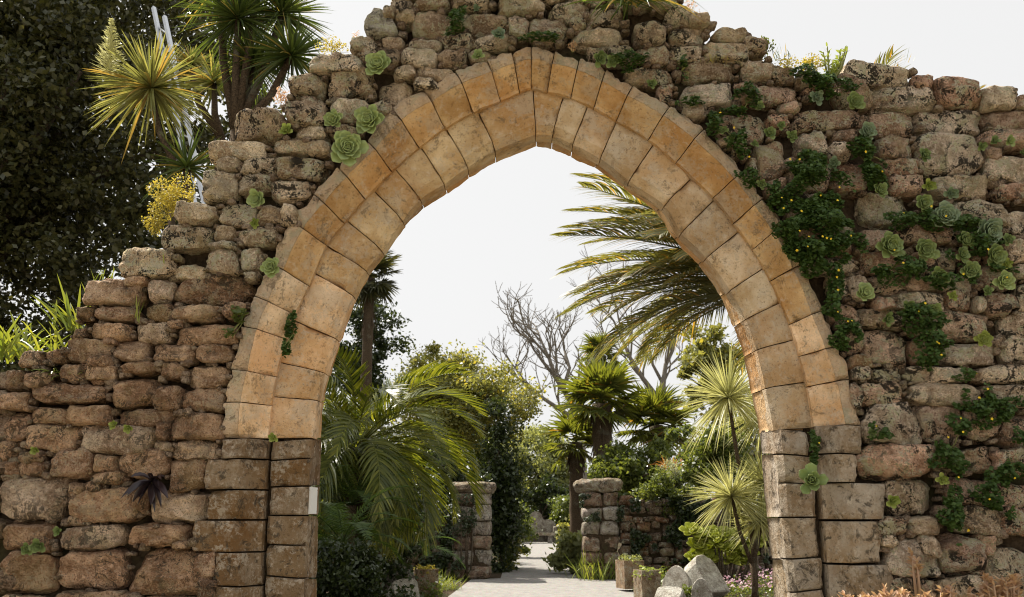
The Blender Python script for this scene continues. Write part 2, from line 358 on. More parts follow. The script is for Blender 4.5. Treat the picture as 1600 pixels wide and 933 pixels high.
STONES = '''
562,12,625,58 598,8,618,26 611,-2,646,15 645,-6,704,13 616,15,646,33 708,-4,766,11 637,17,706,58 704,14,738,43 722,18,794,55 778,-3,852,21
546,59,591,81 593,53,631,75 638,60,691,78 692,55,741,78 742,55,800,76 482,80,563,112 562,75,588,95 586,77,625,101 624,76,684,105 683,78,732,103 731,77,770,96
449,107,506,149 513,105,584,153 586,121,646,161 614,103,648,122 647,103,711,123 648,122,688,138 442,150,513,193 516,155,581,191 584,159,615,176
350,165,441,217 456,193,511,216 510,191,561,208 419,216,516,241 320,217,418,248 430,240,511,278 333,249,374,269 373,246,429,273
310,267,371,311 367,270,424,298 422,279,489,313 400,320,441,350 442,318,468,351 384,350,434,383 384,390,411,421 272,317,339,348 344,312,401,353
245,347,334,387 337,353,369,379 370,355,400,380 180,386,273,433 327,378,372,389 317,388,374,425 374,388,404,423 267,411,318,434 192,430,231,447
130,438,221,478 229,433,268,469 266,426,393,475 381,423,398,436 116,477,149,498 147,480,214,503 222,472,268,499 267,476,341,499 344,474,383,496
112,510,138,526 141,505,201,529 204,500,266,534 261,499,284,512 269,504,374,536 161,527,183,539 96,528,174,565 174,528,228,564 234,536,301,564 307,536,364,566
27,547,64,573 0,580,33,612 37,583,78,606 91,568,139,595 136,570,184,595 187,563,243,584 246,568,286,592 286,566,356,604 141,592,161,602 42,597,166,629
174,591,241,636 239,604,284,641 277,605,349,643 0,613,42,641 -2,642,43,691 39,634,104,662 103,634,173,665 179,639,271,670 244,659,263,688 261,644,346,688
32,663,121,706 119,664,241,711 -4,689,26,720 234,687,268,706 266,684,343,718 31,701,69,723 1,721,24,745 24,718,68,745 72,704,148,748 146,711,184,740
182,701,261,746 259,714,321,768 146,736,194,756 -4,744,109,813 105,754,134,780 136,751,159,770 107,759,214,816 212,762,232,800 227,769,324,820 -4,813,81,863
102,806,134,823 89,818,194,863 192,819,294,855 -6,864,81,934 81,861,199,926 202,856,334,931 267,847,297,860 78,926,201,962 200,932,337,968 -8,935,80,975
140,555,176,572 63,545,98,566 60,606,90,622 290,640,300,655 318,820,335,862 300,862,336,905 310,905,338,935
826,21,889,64 797,26,827,58 854,-3,919,31 891,27,921,44 915,5,975,35 896,42,975,71 992,36,1041,68 1046,41,1104,68 1077,24,1111,43 1040,8,1082,40 1116,42,1172,64
1165,55,1200,78 992,69,1048,98 948,71,989,93 920,70,950,92 1049,69,1101,92 1101,62,1171,94 979,101,1058,130 1069,94,1151,126 1161,97,1212,126 1157,90,1202,101
1061,127,1151,164 1029,131,1054,156 1066,163,1098,184 1150,128,1178,160 1176,129,1249,159 1121,172,1206,218 1122,216,1144,228 1146,216,1172,241 1182,219,1229,278
1172,243,1186,275 1319,94,1428,131 1251,116,1296,136 1257,134,1284,148 1309,114,1364,166 1427,116,1458,138 1361,131,1466,168 1459,121,1534,164 1532,136,1586,169 1588,146,1625,171
1205,95,1252,125 1216,158,1249,176 1236,171,1349,201 1354,169,1441,211 1439,164,1544,211 1544,169,1625,208 1199,181,1237,201 1249,206,1298,239 1302,202,1338,224
1297,224,1329,248 1369,209,1431,248 1436,209,1534,274 1532,199,1625,228 1542,229,1566,249 1542,240,1625,281 1306,246,1358,298 1376,246,1436,274 1392,274,1444,304
1457,272,1556,309 1559,282,1625,311 1199,279,1231,303 1228,240,1310,300 1230,300,1300,345 1342,300,1431,349 1402,352,1491,382 1486,310,1578,349 1569,330,1625,369 1569,373,1625,409
1240,345,1345,400 1345,355,1400,385 1260,400,1340,425 1345,390,1420,425 1425,395,1470,430 1490,352,1570,385 1490,390,1545,420 1545,385,1572,420 1470,425,1530,455
1466,383,1491,422 1530,415,1585,452 1582,412,1625,435 1359,427,1414,462 1299,420,1331,465 1330,430,1360,470 1413,428,1478,456 1476,453,1524,485 1542,453,1594,480 1590,440,1625,485 1526,462,1540,486 1546,473,1584,494
1366,462,1398,482 1300,470,1345,505 1398,455,1478,484 1432,482,1553,530 1340,480,1432,510 1315,505,1350,552 1346,507,1421,569 1427,527,1458,567 1567,487,1625,565 1471,534,1561,567 1552,525,1568,539
1327,553,1364,575 1332,575,1361,595 1359,573,1414,599 1417,572,1514,597 1524,570,1625,599 1346,598,1411,635 1419,597,1534,632 1540,600,1625,640 1352,628,1444,698
1330,597,1350,640 1436,630,1511,688 1509,640,1564,690 1559,650,1625,698 1340,693,1464,747 1463,690,1496,740 1492,703,1554,739 1552,700,1625,741 1382,748,1473,808 1477,750,1625,794
1470,790,1505,815 1502,793,1571,836 1567,794,1625,837 1371,808,1418,838 1422,806,1469,834 1436,836,1468,869 1376,836,1404,857 1386,846,1473,906 1467,838,1544,904 1532,834,1562,870
1546,858,1625,922 1388,903,1472,945 1470,903,1548,948 1545,920,1625,960 1395,940,1500,980
611,-38,668,0 666,-40,740,-4 738,-42,812,-3 810,-40,880,-1 878,-42,955,4 953,-36,1018,8 1016,-25,1062,12
'''.split()
boxes = []
for s_ in STONES:
    x0, y0, x1, y1 = map(float, s_.split(',')); boxes.append((x0, y0, x1, y1))
def stone_at(x0, y0, x1, y1, seed, name='stone'):
    r = random.Random(seed * 7 + 1); cx, cy = (x0 + x1) / 2, (y0 + y1) / 2
    a, b = P(x0, cy, WALL_Y), P(x1, cy, WALL_Y); w = (b.x - a.x) * .99 + .002; h = (P(cx, y0, WALL_Y).z - P(cx, y1, WALL_Y).z) * 1.005 + .002
    d = r.uniform(.30, .40); c = P(cx, cy, WALL_Y)
    big = w * h
    V, F = stone_shape(w, h, d, seed, p=r.choice([3.2, 4, 5, 7]) if min(w, h) > .09 else r.uniform(2.8, 4.5), res=16 if big > .03 else 11, chips=r.randint(3, 7), rough=r.uniform(.8, 1.35), tri=.55 if seed == 0 else None)
    key = 'U' if (cx < 830 and cy < 430) else ('L' if cx < 830 else 'R')
    if cx > 830 and cy < 120: key = 'U'
    tc = r.choice(TINTS[key]); k = r.uniform(.85, 1.2)
    o = obj(name, V, F, M['lowrubble'] if key == 'L' else M['rubble'], None, (c.x, WALL_Y - .035 + d / 2 + r.uniform(-.025, .03), c.z))
    o.color = (tc[0] * k, tc[1] * k, tc[2] * k, 1); o.rotation_euler = (r.uniform(-.07, .07), r.gauss(0, .035), r.uniform(-.07, .07))
    return wparent(o)
boxes_idx = sorted(range(len(boxes)), key=lambda i: -(boxes[i][2] - boxes[i][0]) * (boxes[i][3] - boxes[i][1]))
for rank, i in enumerate(boxes_idx[:300]):
    o = stone_at(*boxes[i], i)
    if i == 0: o.color = (.47, .43, .36, 1)
small = boxes_idx[300:]
# ---- chinking: little stones wedged in the joints, and the stones past the first 300
mb = MB()
def add_stone_raw(mb, c, w, h, d, seed, res=5):
    V, F = stone_shape(w, h, d, seed, p=random.Random(seed).uniform(2.6, 5), res=res, chips=3, rough=.8)
    a = random.Random(seed + 9).uniform(-.25, .25); ca, sa = math.cos(a), math.sin(a)
    V = np.stack([V[:, 0] * ca - V[:, 2] * sa, V[:, 1], V[:, 0] * sa + V[:, 2] * ca], 1)
    mb.add(V + np.array([c[0], c[1], c[2]]), F)
for i in small:
    x0, y0, x1, y1 = boxes[i]; c = P((x0 + x1) / 2, (y0 + y1) / 2, WALL_Y); k = scl(800, 466, WALL_Y)
    add_stone_raw(mb, (c.x, WALL_Y + .08, c.z), (x1 - x0) / k, (y1 - y0) / k, .25, i, 7)
rr = random.Random(5); cnt = 0
for i, (x0, y0, x1, y1) in enumerate(boxes):                       # under and beside the traced stones
    for _ in range(4):
        if rr.random() < .5: px, py = rr.uniform(x0, x1), y1 + rr.uniform(-1, 3)
        else: px, py = x1 + rr.uniform(-1, 4), rr.uniform(y0, y1)
        if any(a + 5 < px < c_ - 5 and b + 4 < py < d_ - 4 for a, b, c_, d_ in boxes): continue
        c = P(px, py, WALL_Y); w = rr.uniform(.022, .06)
        add_stone_raw(mb, (c.x, WALL_Y + rr.uniform(.03, .07), c.z), w, w * rr.uniform(.5, .9), .08, 1000 + cnt, 4); cnt += 1
o = mb.build('chinking_stones', M['lowrubble'], None, (0, WALL_Y, 1.5)); o.color = (.34, .25, .18, 1); o['kind'] = 'stuff'; wparent(o)

# ---- dressed arch: joints traced on each order, from the left springing over the crown to the right springing
E = [(345, 685), (350, 628), (362, 577), (377, 509), (397, 462), (421, 410), (454, 346), (490, 303), (527, 260), (572, 218), (611, 168), (662, 139), (711, 110), (760, 91), (799, 79), (830, 72),
     (867, 79), (906, 90), (947, 108), (989, 133), (1048, 164), (1099, 202), (1163, 267), (1194, 309), (1224, 351), (1254, 412), (1285, 485), (1309, 541), (1330, 592), (1346, 664)]
Mi = [(418, 685), (424, 633), (431, 588), (447, 529), (460, 491), (482, 446), (510, 383), (537, 348), (570, 310), (612, 267), (655, 230), (695, 200), (740, 175), (782, 157), (812, 144), (830, 137),
      (855, 143), (892, 152), (928, 168), (963, 188), (1013, 217), (1057, 253), (1115, 308), (1147, 348), (1177, 389), (1205, 438), (1235, 506), (1250, 556), (1262, 604), (1272, 667)]
I0 = [(420, 685), (427, 620), (441, 567), (467, 504), (494, 428), (514, 386), (544, 346), (584, 297), (618, 265), (658, 230), (697, 200), (747, 173), (833, 143),
      (880, 151), (917, 169), (963, 191), (1020, 227), (1078, 280), (1112, 316), (1152, 364), (1190, 421), (1217, 474), (1240, 531), (1257, 597), (1271, 668)]
A0 = [(489, 685), (496, 626), (507, 583), (526, 530), (551, 462), (572, 423), (597, 392), (629, 345), (657, 311), (694, 288), (731, 262), (774, 236), (837, 210),
      (863, 212), (895, 226), (938, 248), (983, 283), (1038, 321), (1065, 364), (1104, 403), (1141, 454), (1165, 499), (1182, 547), (1196, 607), (1209, 673)]
B0 = [(502, 685), (507, 628), (516, 588), (533, 536), (558, 470), (579, 431), (602, 398), (634, 354), (663, 326), (699, 303), (733, 279), (775, 255), (838, 230),
      (862, 234), (892, 246), (929, 263), (973, 294), (1024, 332), (1053, 375), (1090, 414), (1125, 463), (1146, 511), (1162, 558), (1174, 616), (1187, 678)]
def spline(pts, Y, apex):
    pts = np.array([[P(x, y, Y).x, P(x, y, Y).z] for x, y in pts])
    def f(i, s):
        lo, hi = (0, len(pts) - 1) if apex is None else ((0, apex) if i < apex else (apex, len(pts) - 1))
        p0 = pts[max(i - 1, lo)] if i > lo else 2 * pts[i] - pts[i + 1]
        p3 = pts[min(i + 2, hi)] if i + 2 <= hi else 2 * pts[i + 1] - pts[i]
        p1, p2 = pts[i], pts[i + 1]; s = np.asarray(s)[:, None]
        return .5 * (2 * p1 + (p2 - p0) * s + (2 * p0 - 5 * p1 + 4 * p2 - p3) * s ** 2 + (3 * p1 - p0 - 3 * p2 + p3) * s ** 3)
    return f
def block(name, ea, eb, prof, seed, mat, tint, back=.34, rough=1.0, parent=None, wob=.010, weather=False):
    """a dressed block: ea, eb = sampled edges (k,2) in wall x-z; prof = [(t, depth)] across, from ea to eb"""
    k = len(ea); L = np.linalg.norm(ea[-1] - ea[0]) * .5 + np.linalg.norm(eb[-1] - eb[0]) * .5
    g = .0026 / max(L, .05); r = random.Random(seed)
    ss = np.array([g, g + .008 / L, .12, .25, .38, .5, .62, .75, .88, 1 - g - .008 / L, 1 - g])
    ia = np.stack([np.interp(ss, np.linspace(0, 1, k), ea[:, d]) for d in (0, 1)], 1); ib = np.stack([np.interp(ss, np.linspace(0, 1, k), eb[:, d]) for d in (0, 1)], 1)
    ts = []
    for (t0, d0), (t1, d1) in zip(prof[:-1], prof[1:]):
        m_ = max(1, int(round((t1 - t0) / .11)))
        for q in range(m_): ts.append((t0 + (t1 - t0) * q / m_, d0 + (d1 - d0) * q / m_))
    ts.append(prof[-1]); nt_ = len(ts); ns = len(ss)
    G = np.zeros((ns, nt_, 3))
    for j, (t, d) in enumerate(ts):
        xz = ia * (1 - t) + ib * t
        G[:, j, 0] = xz[:, 0]; G[:, j, 2] = xz[:, 1]; G[:, j, 1] = d
    tilt = r.uniform(-.005, .005)
    G[:, :, 1] += (ss[:, None] - .5) * tilt + r.uniform(-.003, .003)
    fl = G.reshape(-1, 3)
    nA = nz(fl, 9, seed, 3).reshape(ns, nt_); nB = nz(fl, 45, seed + 3, 3).reshape(ns, nt_); nC = nz(fl, 14, seed + 8, 2).reshape(ns, nt_)
    fr = np.array([t for t, d in ts]); face = np.clip(1.2 - fr * 1.6, .25, 1)[None, :]
    G[:, :, 1] += nA * .007 * rough + nB * .005 * rough * face
    nE = nz(fl, 7, seed + 17, 2).reshape(ns, nt_); ed = np.minimum(ss, 1 - ss)[:, None] * L
    G[:, :, 1] += np.maximum(nE - .10, 0) * np.exp(-(ed / .022) ** 2) * .06          # corners knocked off
    # bevel at the joints, chips along them
    for e, w_ in ((0, .006), (-1, .006)): G[e, :, 1] += w_ * (.7 + np.maximum(nC[e], 0) * 2.0)
    G[:, 0, 1] += .012
    # worn outer outline
    dirn = (ia - ib) / np.maximum(np.linalg.norm(ia - ib, axis=1, keepdims=True), 1e-6)
    for j in (0, 1):
        amt = (nC[:, j] * wob * 1.6 - .002) * (1 if j == 0 else .6); G[:, j, 0] += dirn[:, 0] * amt; G[:, j, 2] += dirn[:, 1] * amt
    V = list(G.reshape(-1, 3)); F = []
    for i in range(ns - 1):
        for j in range(nt_ - 1): F.append((i * nt_ + j, i * nt_ + j + 1, (i + 1) * nt_ + j + 1, (i + 1) * nt_ + j))
    ring = [i * nt_ for i in range(ns)] + [(ns - 1) * nt_ + j for j in range(1, nt_)] + [i * nt_ + nt_ - 1 for i in range(ns - 2, -1, -1)] + [j for j in range(nt_ - 2, 0, -1)]
    b0 = len(V)
    for i in ring: V.append(np.array([V[i][0], max(back, V[i][1] + .02), V[i][2]]))
    n_ = len(ring)
    for q in range(n_): F.append((ring[q], ring[(q + 1) % n_], b0 + (q + 1) % n_, b0 + q))
    F.append(tuple(range(b0 + n_ - 1, b0 - 1, -1)))
    V = np.array(V); cen = V.mean(0); o = obj(name, V - cen, F, mat, parent, tuple(cen)); o.color = (*tint, 1)
    o.data.set_sharp_from_angle(angle=math.radians(27))
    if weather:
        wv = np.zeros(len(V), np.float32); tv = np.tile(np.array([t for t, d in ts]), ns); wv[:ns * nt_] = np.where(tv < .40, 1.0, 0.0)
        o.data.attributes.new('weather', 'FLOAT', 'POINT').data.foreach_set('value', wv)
    return o
arch = link('pointed_arch', None, wall, (0, 0, 0))
S9 = np.linspace(0, 1, 9)
fE, fM = spline(E, WALL_Y, None), spline(Mi, WALL_Y + .136, None)
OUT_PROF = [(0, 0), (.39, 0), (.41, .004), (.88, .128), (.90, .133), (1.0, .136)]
def sand(seed, base=(.56, .365, .19), v=.17):
    r = random.Random(seed * 13 + 3); k = r.uniform(1 - v, 1 + v); h = r.uniform(-.02, .02)
    return (base[0] * k, (base[1] + h) * k, (base[2] + h * 1.2) * k)
for i in range(len(E) - 1):
    lowk = 1 if (E[i][1] > 430) else 0
    base = (.72, .535, .355) if lowk else (.53, .355, .18)
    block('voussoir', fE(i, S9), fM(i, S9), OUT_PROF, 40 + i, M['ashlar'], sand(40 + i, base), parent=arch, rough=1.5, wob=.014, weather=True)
fI, fA = spline(I0, WALL_Y + .17, 12), spline(A0, WALL_Y + .215, 12)
fA2, fB = spline(A0, WALL_Y + .225, 12), spline(B0, WALL_Y + .47, 12)
IN_PROF = [(-.16, .17), (0, .168), (.82, .170), (1.0, .214)]
for i in range(len(I0) - 1):
    a, b = fI(i, S9), fA(i, S9)
    base = (.68, .505, .33) if I0[i][1] > 430 else (.56, .41, .235)
    if I0[i][0] > 840 and I0[i][1] < 640: base = (.55, .435, .30)
    block('voussoir', a, b, IN_PROF, 90 + i, M['ashlar'], sand(90 + i, base, .14), parent=arch, back=.33)
# soffit ring behind the inner order
def soffit(name, a3, b3, seed, mat, tint, parent):
    """a3,b3 (k,3): front and back edge of the under-side; thickness goes outward from the opening"""
    k = len(a3); cen = np.array([.13, 0, 2.2]); G = []
    r = random.Random(seed); tt = np.linspace(0, 1, 5)
    g = .002 / max(np.linalg.norm(a3[-1] - a3[0]), .05); ss = np.linspace(g, 1 - g, 9)
    ia = np.stack([np.interp(ss, np.linspace(0, 1, k), a3[:, d]) for d in range(3)], 1); ib = np.stack([np.interp(ss, np.linspace(0, 1, k), b3[:, d]) for d in range(3)], 1)
    G = ia[:, None] * (1 - tt)[None, :, None] + ib[:, None] * tt[None, :, None]
    out = G - cen; out[..., 1] = 0; out[..., 2] = np.maximum(out[..., 2], 0); out = unit(out)
    fl = G.reshape(-1, 3); n_ = nz(fl, 12, seed, 3).reshape(G.shape[:2])
    G = G + out * (n_ * .007 + r.uniform(0, .004))[..., None]
    G[0] += out[0] * .002; G[-1] += out[-1] * .002; G[:, 0] += out[:, 0] * .006
    O = G + out * .16
    ns, nt_ = G.shape[:2]; V = np.concatenate([G.reshape(-1, 3), O.reshape(-1, 3)]); N0 = ns * nt_; F = []
    for i in range(ns - 1):
        for j in range(nt_ - 1):
            q = (i * nt_ + j, i * nt_ + j + 1, (i + 1) * nt_ + j + 1, (i + 1) * nt_ + j); F.append(q); F.append(tuple(N0 + x for x in q[::-1]))
    ring = [i * nt_ for i in range(ns)] + [(ns - 1) * nt_ + j for j in range(1, nt_)] + [i * nt_ + nt_ - 1 for i in range(ns - 2, -1, -1)] + [j for j in range(nt_ - 2, 0, -1)]
    for q in range(len(ring)): F.append((ring[(q + 1) % len(ring)], ring[q], N0 + ring[q], N0 + ring[(q + 1) % len(ring)]))
    cc = V.mean(0); o = obj(name, V - cc, F, mat, parent, tuple(cc)); o.color = (*tint, 1); return o
def xz3(a, y): return np.stack([a[:, 0], np.full(len(a), y), a[:, 1]], 1)
for i in range(len(I0) - 1):
    soffit('soffit_stone', xz3(fA2(i, S9), .228), xz3(fB(i, S9), .47), 140 + i, M['ashlar'], sand(140 + i, (.58, .39, .21)), arch)
# jambs: weathered blocks, (outer x, inner x) at top and bottom
def edge(x0, y0, x1, y1, Y):
    a, b = P(x0, y0, Y), P(x1, y1, Y); s = np.linspace(0, 1, 5)[:, None]
    return (1 - s) * np.array([[a.x, a.z]]) + s * np.array([[b.x, b.z]])
jamb = link('jamb', None, wall, (0, 0, 0)); jamb2 = link('jamb', None, wall, (0, 0, 0))
def jblock(par, xo0, xi0, y0, xo1, xi1, y1, prof, yi, seed, tint, back=.34):
    block('jamb_block', edge(xo0, y0, xo1, y1, WALL_Y), edge(xi0, y0, xi1, y1, WALL_Y + yi), prof, seed, M['aged'], tint, back, 1.2, par, wob=.008)
JP = [(0, 0), (.60, 0), (.62, .004), (.93, .128), (1, .134)]
JI = [(-.12, .17), (0, .168), (.84, .17), (1, .214)]
LO = [(346, 418, 686, 348, 416, 717), (322, 416, 718, 320, 413, 765), (326, 413, 766, 322, 411, 812), (299, 411, 813, 301, 408, 862), (336, 408, 863, 336, 407, 915), (336, 407, 916, 330, 404, 970), (310, 404, 971, 312, 401, 1030), (300, 401, 1031, 330, 397, 1100), (300, 397, 1101, 300, 391, 1190), (300, 391, 1191, 310, 386, 1275)]
LI = [(419, 488, 686, 417, 485, 716), (417, 485, 717, 414, 482, 759), (414, 482, 760, 413, 480, 805), (409, 480, 806, 408, 478, 852), (410, 478, 853, 409, 476, 903), (407, 476, 904, 406, 473, 960), (405, 473, 961, 402, 470, 1020), (402, 470, 1021, 398, 466, 1090), (398, 466, 1091, 392, 460, 1180), (392, 460, 1181, 387, 455, 1270)]
RO = [(1347, 1274, 665, 1346, 1279, 709), (1340, 1280, 710, 1340, 1284, 754), (1386, 1284, 755, 1384, 1288, 812), (1378, 1289, 814, 1377, 1293, 880), (1394, 1294, 882, 1400, 1297, 935), (1385, 1297, 936, 1390, 1302, 1000), (1410, 1302, 1001, 1405, 1308, 1080), (1400, 1308, 1081, 1420, 1315, 1170), (1430, 1315, 1171, 1430, 1323, 1275)]
RI = [(1272, 1210, 670, 1277, 1213, 709), (1280, 1213, 710, 1283, 1217, 754), (1284, 1217, 755, 1287, 1221, 808), (1288, 1222, 809, 1292, 1228, 873), (1295, 1229, 874, 1298, 1234, 925), (1298, 1234, 926, 1303, 1239, 990), (1303, 1239, 991, 1309, 1245, 1070), (1309, 1245, 1071, 1316, 1252, 1160), (1316, 1252, 1161, 1324, 1260, 1270)]
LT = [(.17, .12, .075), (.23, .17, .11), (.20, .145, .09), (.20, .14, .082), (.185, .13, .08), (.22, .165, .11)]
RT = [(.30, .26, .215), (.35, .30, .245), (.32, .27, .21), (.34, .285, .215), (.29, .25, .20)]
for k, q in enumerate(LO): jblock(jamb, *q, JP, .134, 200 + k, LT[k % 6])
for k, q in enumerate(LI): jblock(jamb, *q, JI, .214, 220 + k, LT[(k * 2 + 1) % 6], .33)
for k, q in enumerate(RO): jblock(jamb2, *q, JP, .134, 240 + k, RT[k % 5])
for k, q in enumerate(RI): jblock(jamb2, *q, JI, .214, 260 + k, RT[(k * 2 + 1) % 5], .33)
def reveal(par, rows, seed, tints):
    for k, (xa, xb, y0, xa1, xb1, y1) in enumerate(rows):
        a, a1, b, b1 = P(xa, y0, WALL_Y + .225), P(xa1, y1, WALL_Y + .225), P(xb, y0, WALL_Y + .47), P(xb1, y1, WALL_Y + .47)
        s = np.linspace(0, 1, 5)[:, None]
        A3 = (1 - s) * np.array([[a.x, .228, a.z]]) + s * np.array([[a1.x, .228, a1.z]]); B3 = (1 - s) * np.array([[b.x, .47, b.z]]) + s * np.array([[b1.x, .47, b1.z]])
        soffit('reveal_stone', A3, B3, seed + k, M['aged'], tints[k % len(tints)], par)
reveal(jamb, [(489, 503, 686, 485, 500, 759), (485, 500, 760, 481, 498, 805), (481, 498, 806, 479, 496, 903), (479, 496, 904, 474, 491, 1000), (474, 491, 1001, 467, 485, 1110), (467, 485, 1111, 457, 476, 1270)], 300, LT)
reveal(jamb2, [(1208, 1186, 672, 1211, 1190, 709), (1211, 1190, 710, 1219, 1198, 808), (1220, 1198, 809, 1227, 1205, 873), (1228, 1205, 874, 1237, 1213, 990), (1237, 1213, 991, 1247, 1223, 1120), (1247, 1223, 1121, 1259, 1234, 1270)], 320, RT)
# ---- core of the wall: rough earthy mortar behind the stones, with the opening left free
TOP = [(-700, 640), (-300, 620), (-40, 590), (0, 585), (40, 560), (90, 548), (112, 515), (122, 490), (138, 452), (185, 440), (192, 400), (248, 395), (254, 362), (280, 352), (282, 328), (316, 318), (326, 280), (340, 258), (345, 226), (360, 220), (370, 180), (446, 178), (454, 120), (488, 118), (494, 92), (555, 88), (560, 66), (578, 60), (612, 52), (620, -22), (700, -30), (950, -28), (1055, -10), (1078, 32), (1116, 52), (1165, 66), (1200, 88), (1255, 112), (1322, 104), (1424, 106), (1432, 126), (1466, 132), (1530, 142), (1588, 166), (1700, 176), (2300, 230)]
tx = np.array([P(x, y, WALL_Y).x for x, y in TOP]); tz = np.array([P(x, y, WALL_Y).z for x, y in TOP])
bx, bz = [], []
for (x0, y0), (x1, y1) in zip(E, Mi):
    p = P(x0 * .86 + x1 * .14, y0 * .86 + y1 * .14, WALL_Y); bx.append(p.x); bz.append(p.z)
xs = np.unique(np.concatenate([np.linspace(tx[0], tx[-1], 150), np.array(bx), [bx[0] - .002, bx[-1] + .002]]))
ztop = np.interp(xs, tx, tz) - .015
zbot = np.where((xs >= bx[0]) & (xs <= bx[-1]), np.interp(xs, bx, bz), -.05)
zt = np.linspace(0, 1, 16); Gc = []
for y_, wv in ((.128, .03), (.62, .02)):
    for x, a, b in zip(xs, zbot, ztop):
        for q in zt:
            z = a + (b - a) * q; Gc.append((x, y_ + mnoise.fractal(Vector((x * 6, y_ * 9, z * 6)), .8, 2, 3) * wv, z))
Gc = np.array(Gc); nx, nz_ = len(xs), 16; F = []
for i in range(nx - 1):
    for j in range(nz_ - 1):
        q = (i * nz_ + j, (i + 1) * nz_ + j, (i + 1) * nz_ + j + 1, i * nz_ + j + 1); F.append(q); F.append(tuple(nx * nz_ + x for x in q[::-1]))
    for j in (0, nz_ - 1):
        q = (i * nz_ + j, (i + 1) * nz_ + j, nx * nz_ + (i + 1) * nz_ + j, nx * nz_ + i * nz_ + j); F.append(q if j else q[::-1])
o = obj('wall_core', Gc, F, M['mortar'], wall)
def inner_core(c1, c2, y0, y1):
    V = []; F = []; n = len(c1)
    for (xa, za), (xb, zb_) in zip(c1, c2): V += [(xa, y0, za), (xb, y0, zb_), (xb, y1, zb_), (xa, y1, za)]
    for i in range(n - 1):
        for j in range(4): F.append((i * 4 + j, i * 4 + (j + 1) % 4, i * 4 + 4 + (j + 1) % 4, i * 4 + 4 + j))
    obj('joint_mortar', np.array(V), F, M['mortar'], wall, smooth=False)
mo = [P(x, y, WALL_Y + .2) for x, y in [(387, 1270), (398, 1090), (411, 806)] + I0 + [(1288, 809), (1309, 1080), (1324, 1270)]]
ar = [P(x, y, WALL_Y + .25) for x, y in [(455, 1270), (466, 1090), (480, 806)] + A0 + [(1222, 809), (1245, 1070), (1260, 1270)]]
c1_ = [(p.x, p.z) for p in mo]; c2_ = [(p.x * .84 + q.x * .16, p.z * .84 + q.z * .16) for p, q in zip(ar, mo)]
c1_ = [(p.x * 1.75 - q.x * .75, p.z * 1.75 - q.z * .75) for p, q in zip(mo, ar)]
inner_core(c1_, c2_, .235, .46)
# ---- rubble beyond the frame: the courses go on to the left, to the right, below and on the far side
mb = MB(); rr = random.Random(77); k = 0
def course_fill(x0, x1, z0, zt_f, y, seed0, avoid=None):
    global k
    z = z0
    while z < 5:
        h = rr.uniform(.11, .2); x = x0; any_ = False
        while x < x1:
            w = rr.uniform(.18, .42)
            if z + h * .6 < zt_f(x + w / 2) and not (avoid and avoid(x, x + w, z, z + h)):
                add_stone_raw(mb, (x + w / 2, y + rr.uniform(-.02, .03), z + h / 2), w * 1.02, h * 1.03, .3, seed0 + k, 5); k += 1
            any_ = any_ or z + h * .6 < zt_f(x + w / 2); x += w
        if not any_: break
        z += h
ztf = lambda x: float(np.interp(x, tx, tz))
xl, xr = P(-8, 466, WALL_Y).x, P(1618, 466, WALL_Y).x; yb = lambda x: P(800, 972, WALL_Y).z
course_fill(tx[0], xl - .05, 0, ztf, WALL_Y + .12, 5000); course_fill(xr + .08, tx[-1], 0, ztf, WALL_Y + .12, 7000)
zb = P(800, 965, WALL_Y).z
course_fill(xl - .05, P(310, 1100, WALL_Y).x, 0, lambda x: zb, WALL_Y + .12, 9000); course_fill(P(1420, 1100, WALL_Y).x, xr + .08, 0, lambda x: zb, WALL_Y + .12, 11000)
op0, op1 = bx[0], bx[-1]
course_fill(tx[0] + 1, tx[-1] - 1, 0, ztf, WALL_Y + .56, 13000, lambda a, b, c, d: b > op0 and a < op1 and c < float(np.interp((a + b) / 2, bx, bz)) + .05)
o = mb.build('rubble_courses', M['lowrubble'], None, (0, WALL_Y, 1)); o.color = (.31, .22, .155, 1); o['kind'] = 'stuff'; wparent(o)

# ================================================================ PLANT MATERIALS
M['ros_pale'] = leaf_mat('pale_rosette_leaf', (.28, .37, .14), (.50, .58, .28), .25, .4, .35, (1.3, 1.3, .7))
M['ros_green'] = leaf_mat('green_rosette_leaf', (.14, .20, .065), (.34, .42, .17), .2, .35, .4, (1.4, 1.4, .7))
M['ros_blue'] = leaf_mat('blue_green_rosette_leaf', (.15, .215, .12), (.34, .42, .28), .2, .35, .4, (1.2, 1.3, .8))
M['ros_yellow'] = leaf_mat('yellow_green_rosette_leaf', (.26, .33, .06), (.50, .55, .18), .25, .4, .35, (1.3, 1.3, .7))
M['ros_dark'] = leaf_mat('dark_purple_leaf', (.022, .014, .018), (.05, .03, .035), .1, .3, .5)
M['creep'] = leaf_mat('creeper_leaf', (.035, .07, .016), (.085, .14, .034), .25, .5, .3)
M['flower_y'] = plain_mat('yellow_petal', (.85, .60, .03), .5, .15)
M['flower_p'] = leaf_mat('pink_petal', (.55, .33, .45), (.72, .52, .60), .3, .6, .2, (1.2, 1.0, 1.1))
M['flower_r'] = plain_mat('red_petal', (.62, .03, .05), .5, .2)
M['grass_b'] = leaf_mat('bright_strap_leaf', (.13, .19, .035), (.33, .36, .09), .34, .4, .45, (1.6, 1.45, .5))
M['strap'] = leaf_mat('dark_strap_leaf', (.05, .085, .025), (.13, .18, .05), .35, .4, .45, dry=(.40, .30, .10), dryf=.12)
M['sedum'] = leaf_mat('yellow_sedum_leaf', (.34, .29, .06), (.52, .44, .12), .4, .5, .3, (1.3, 1.2, .6))
M['sedum_p'] = leaf_mat('pinkish_sedum_leaf', (.55, .36, .27), (.66, .50, .36), .35, .5, .3, (1.2, 1.0, .8))
M['coral'] = leaf_mat('coral_succulent_leaf', (.46, .27, .19), (.62, .44, .29), .3, .5, .3, (1.1, 1.0, .7))
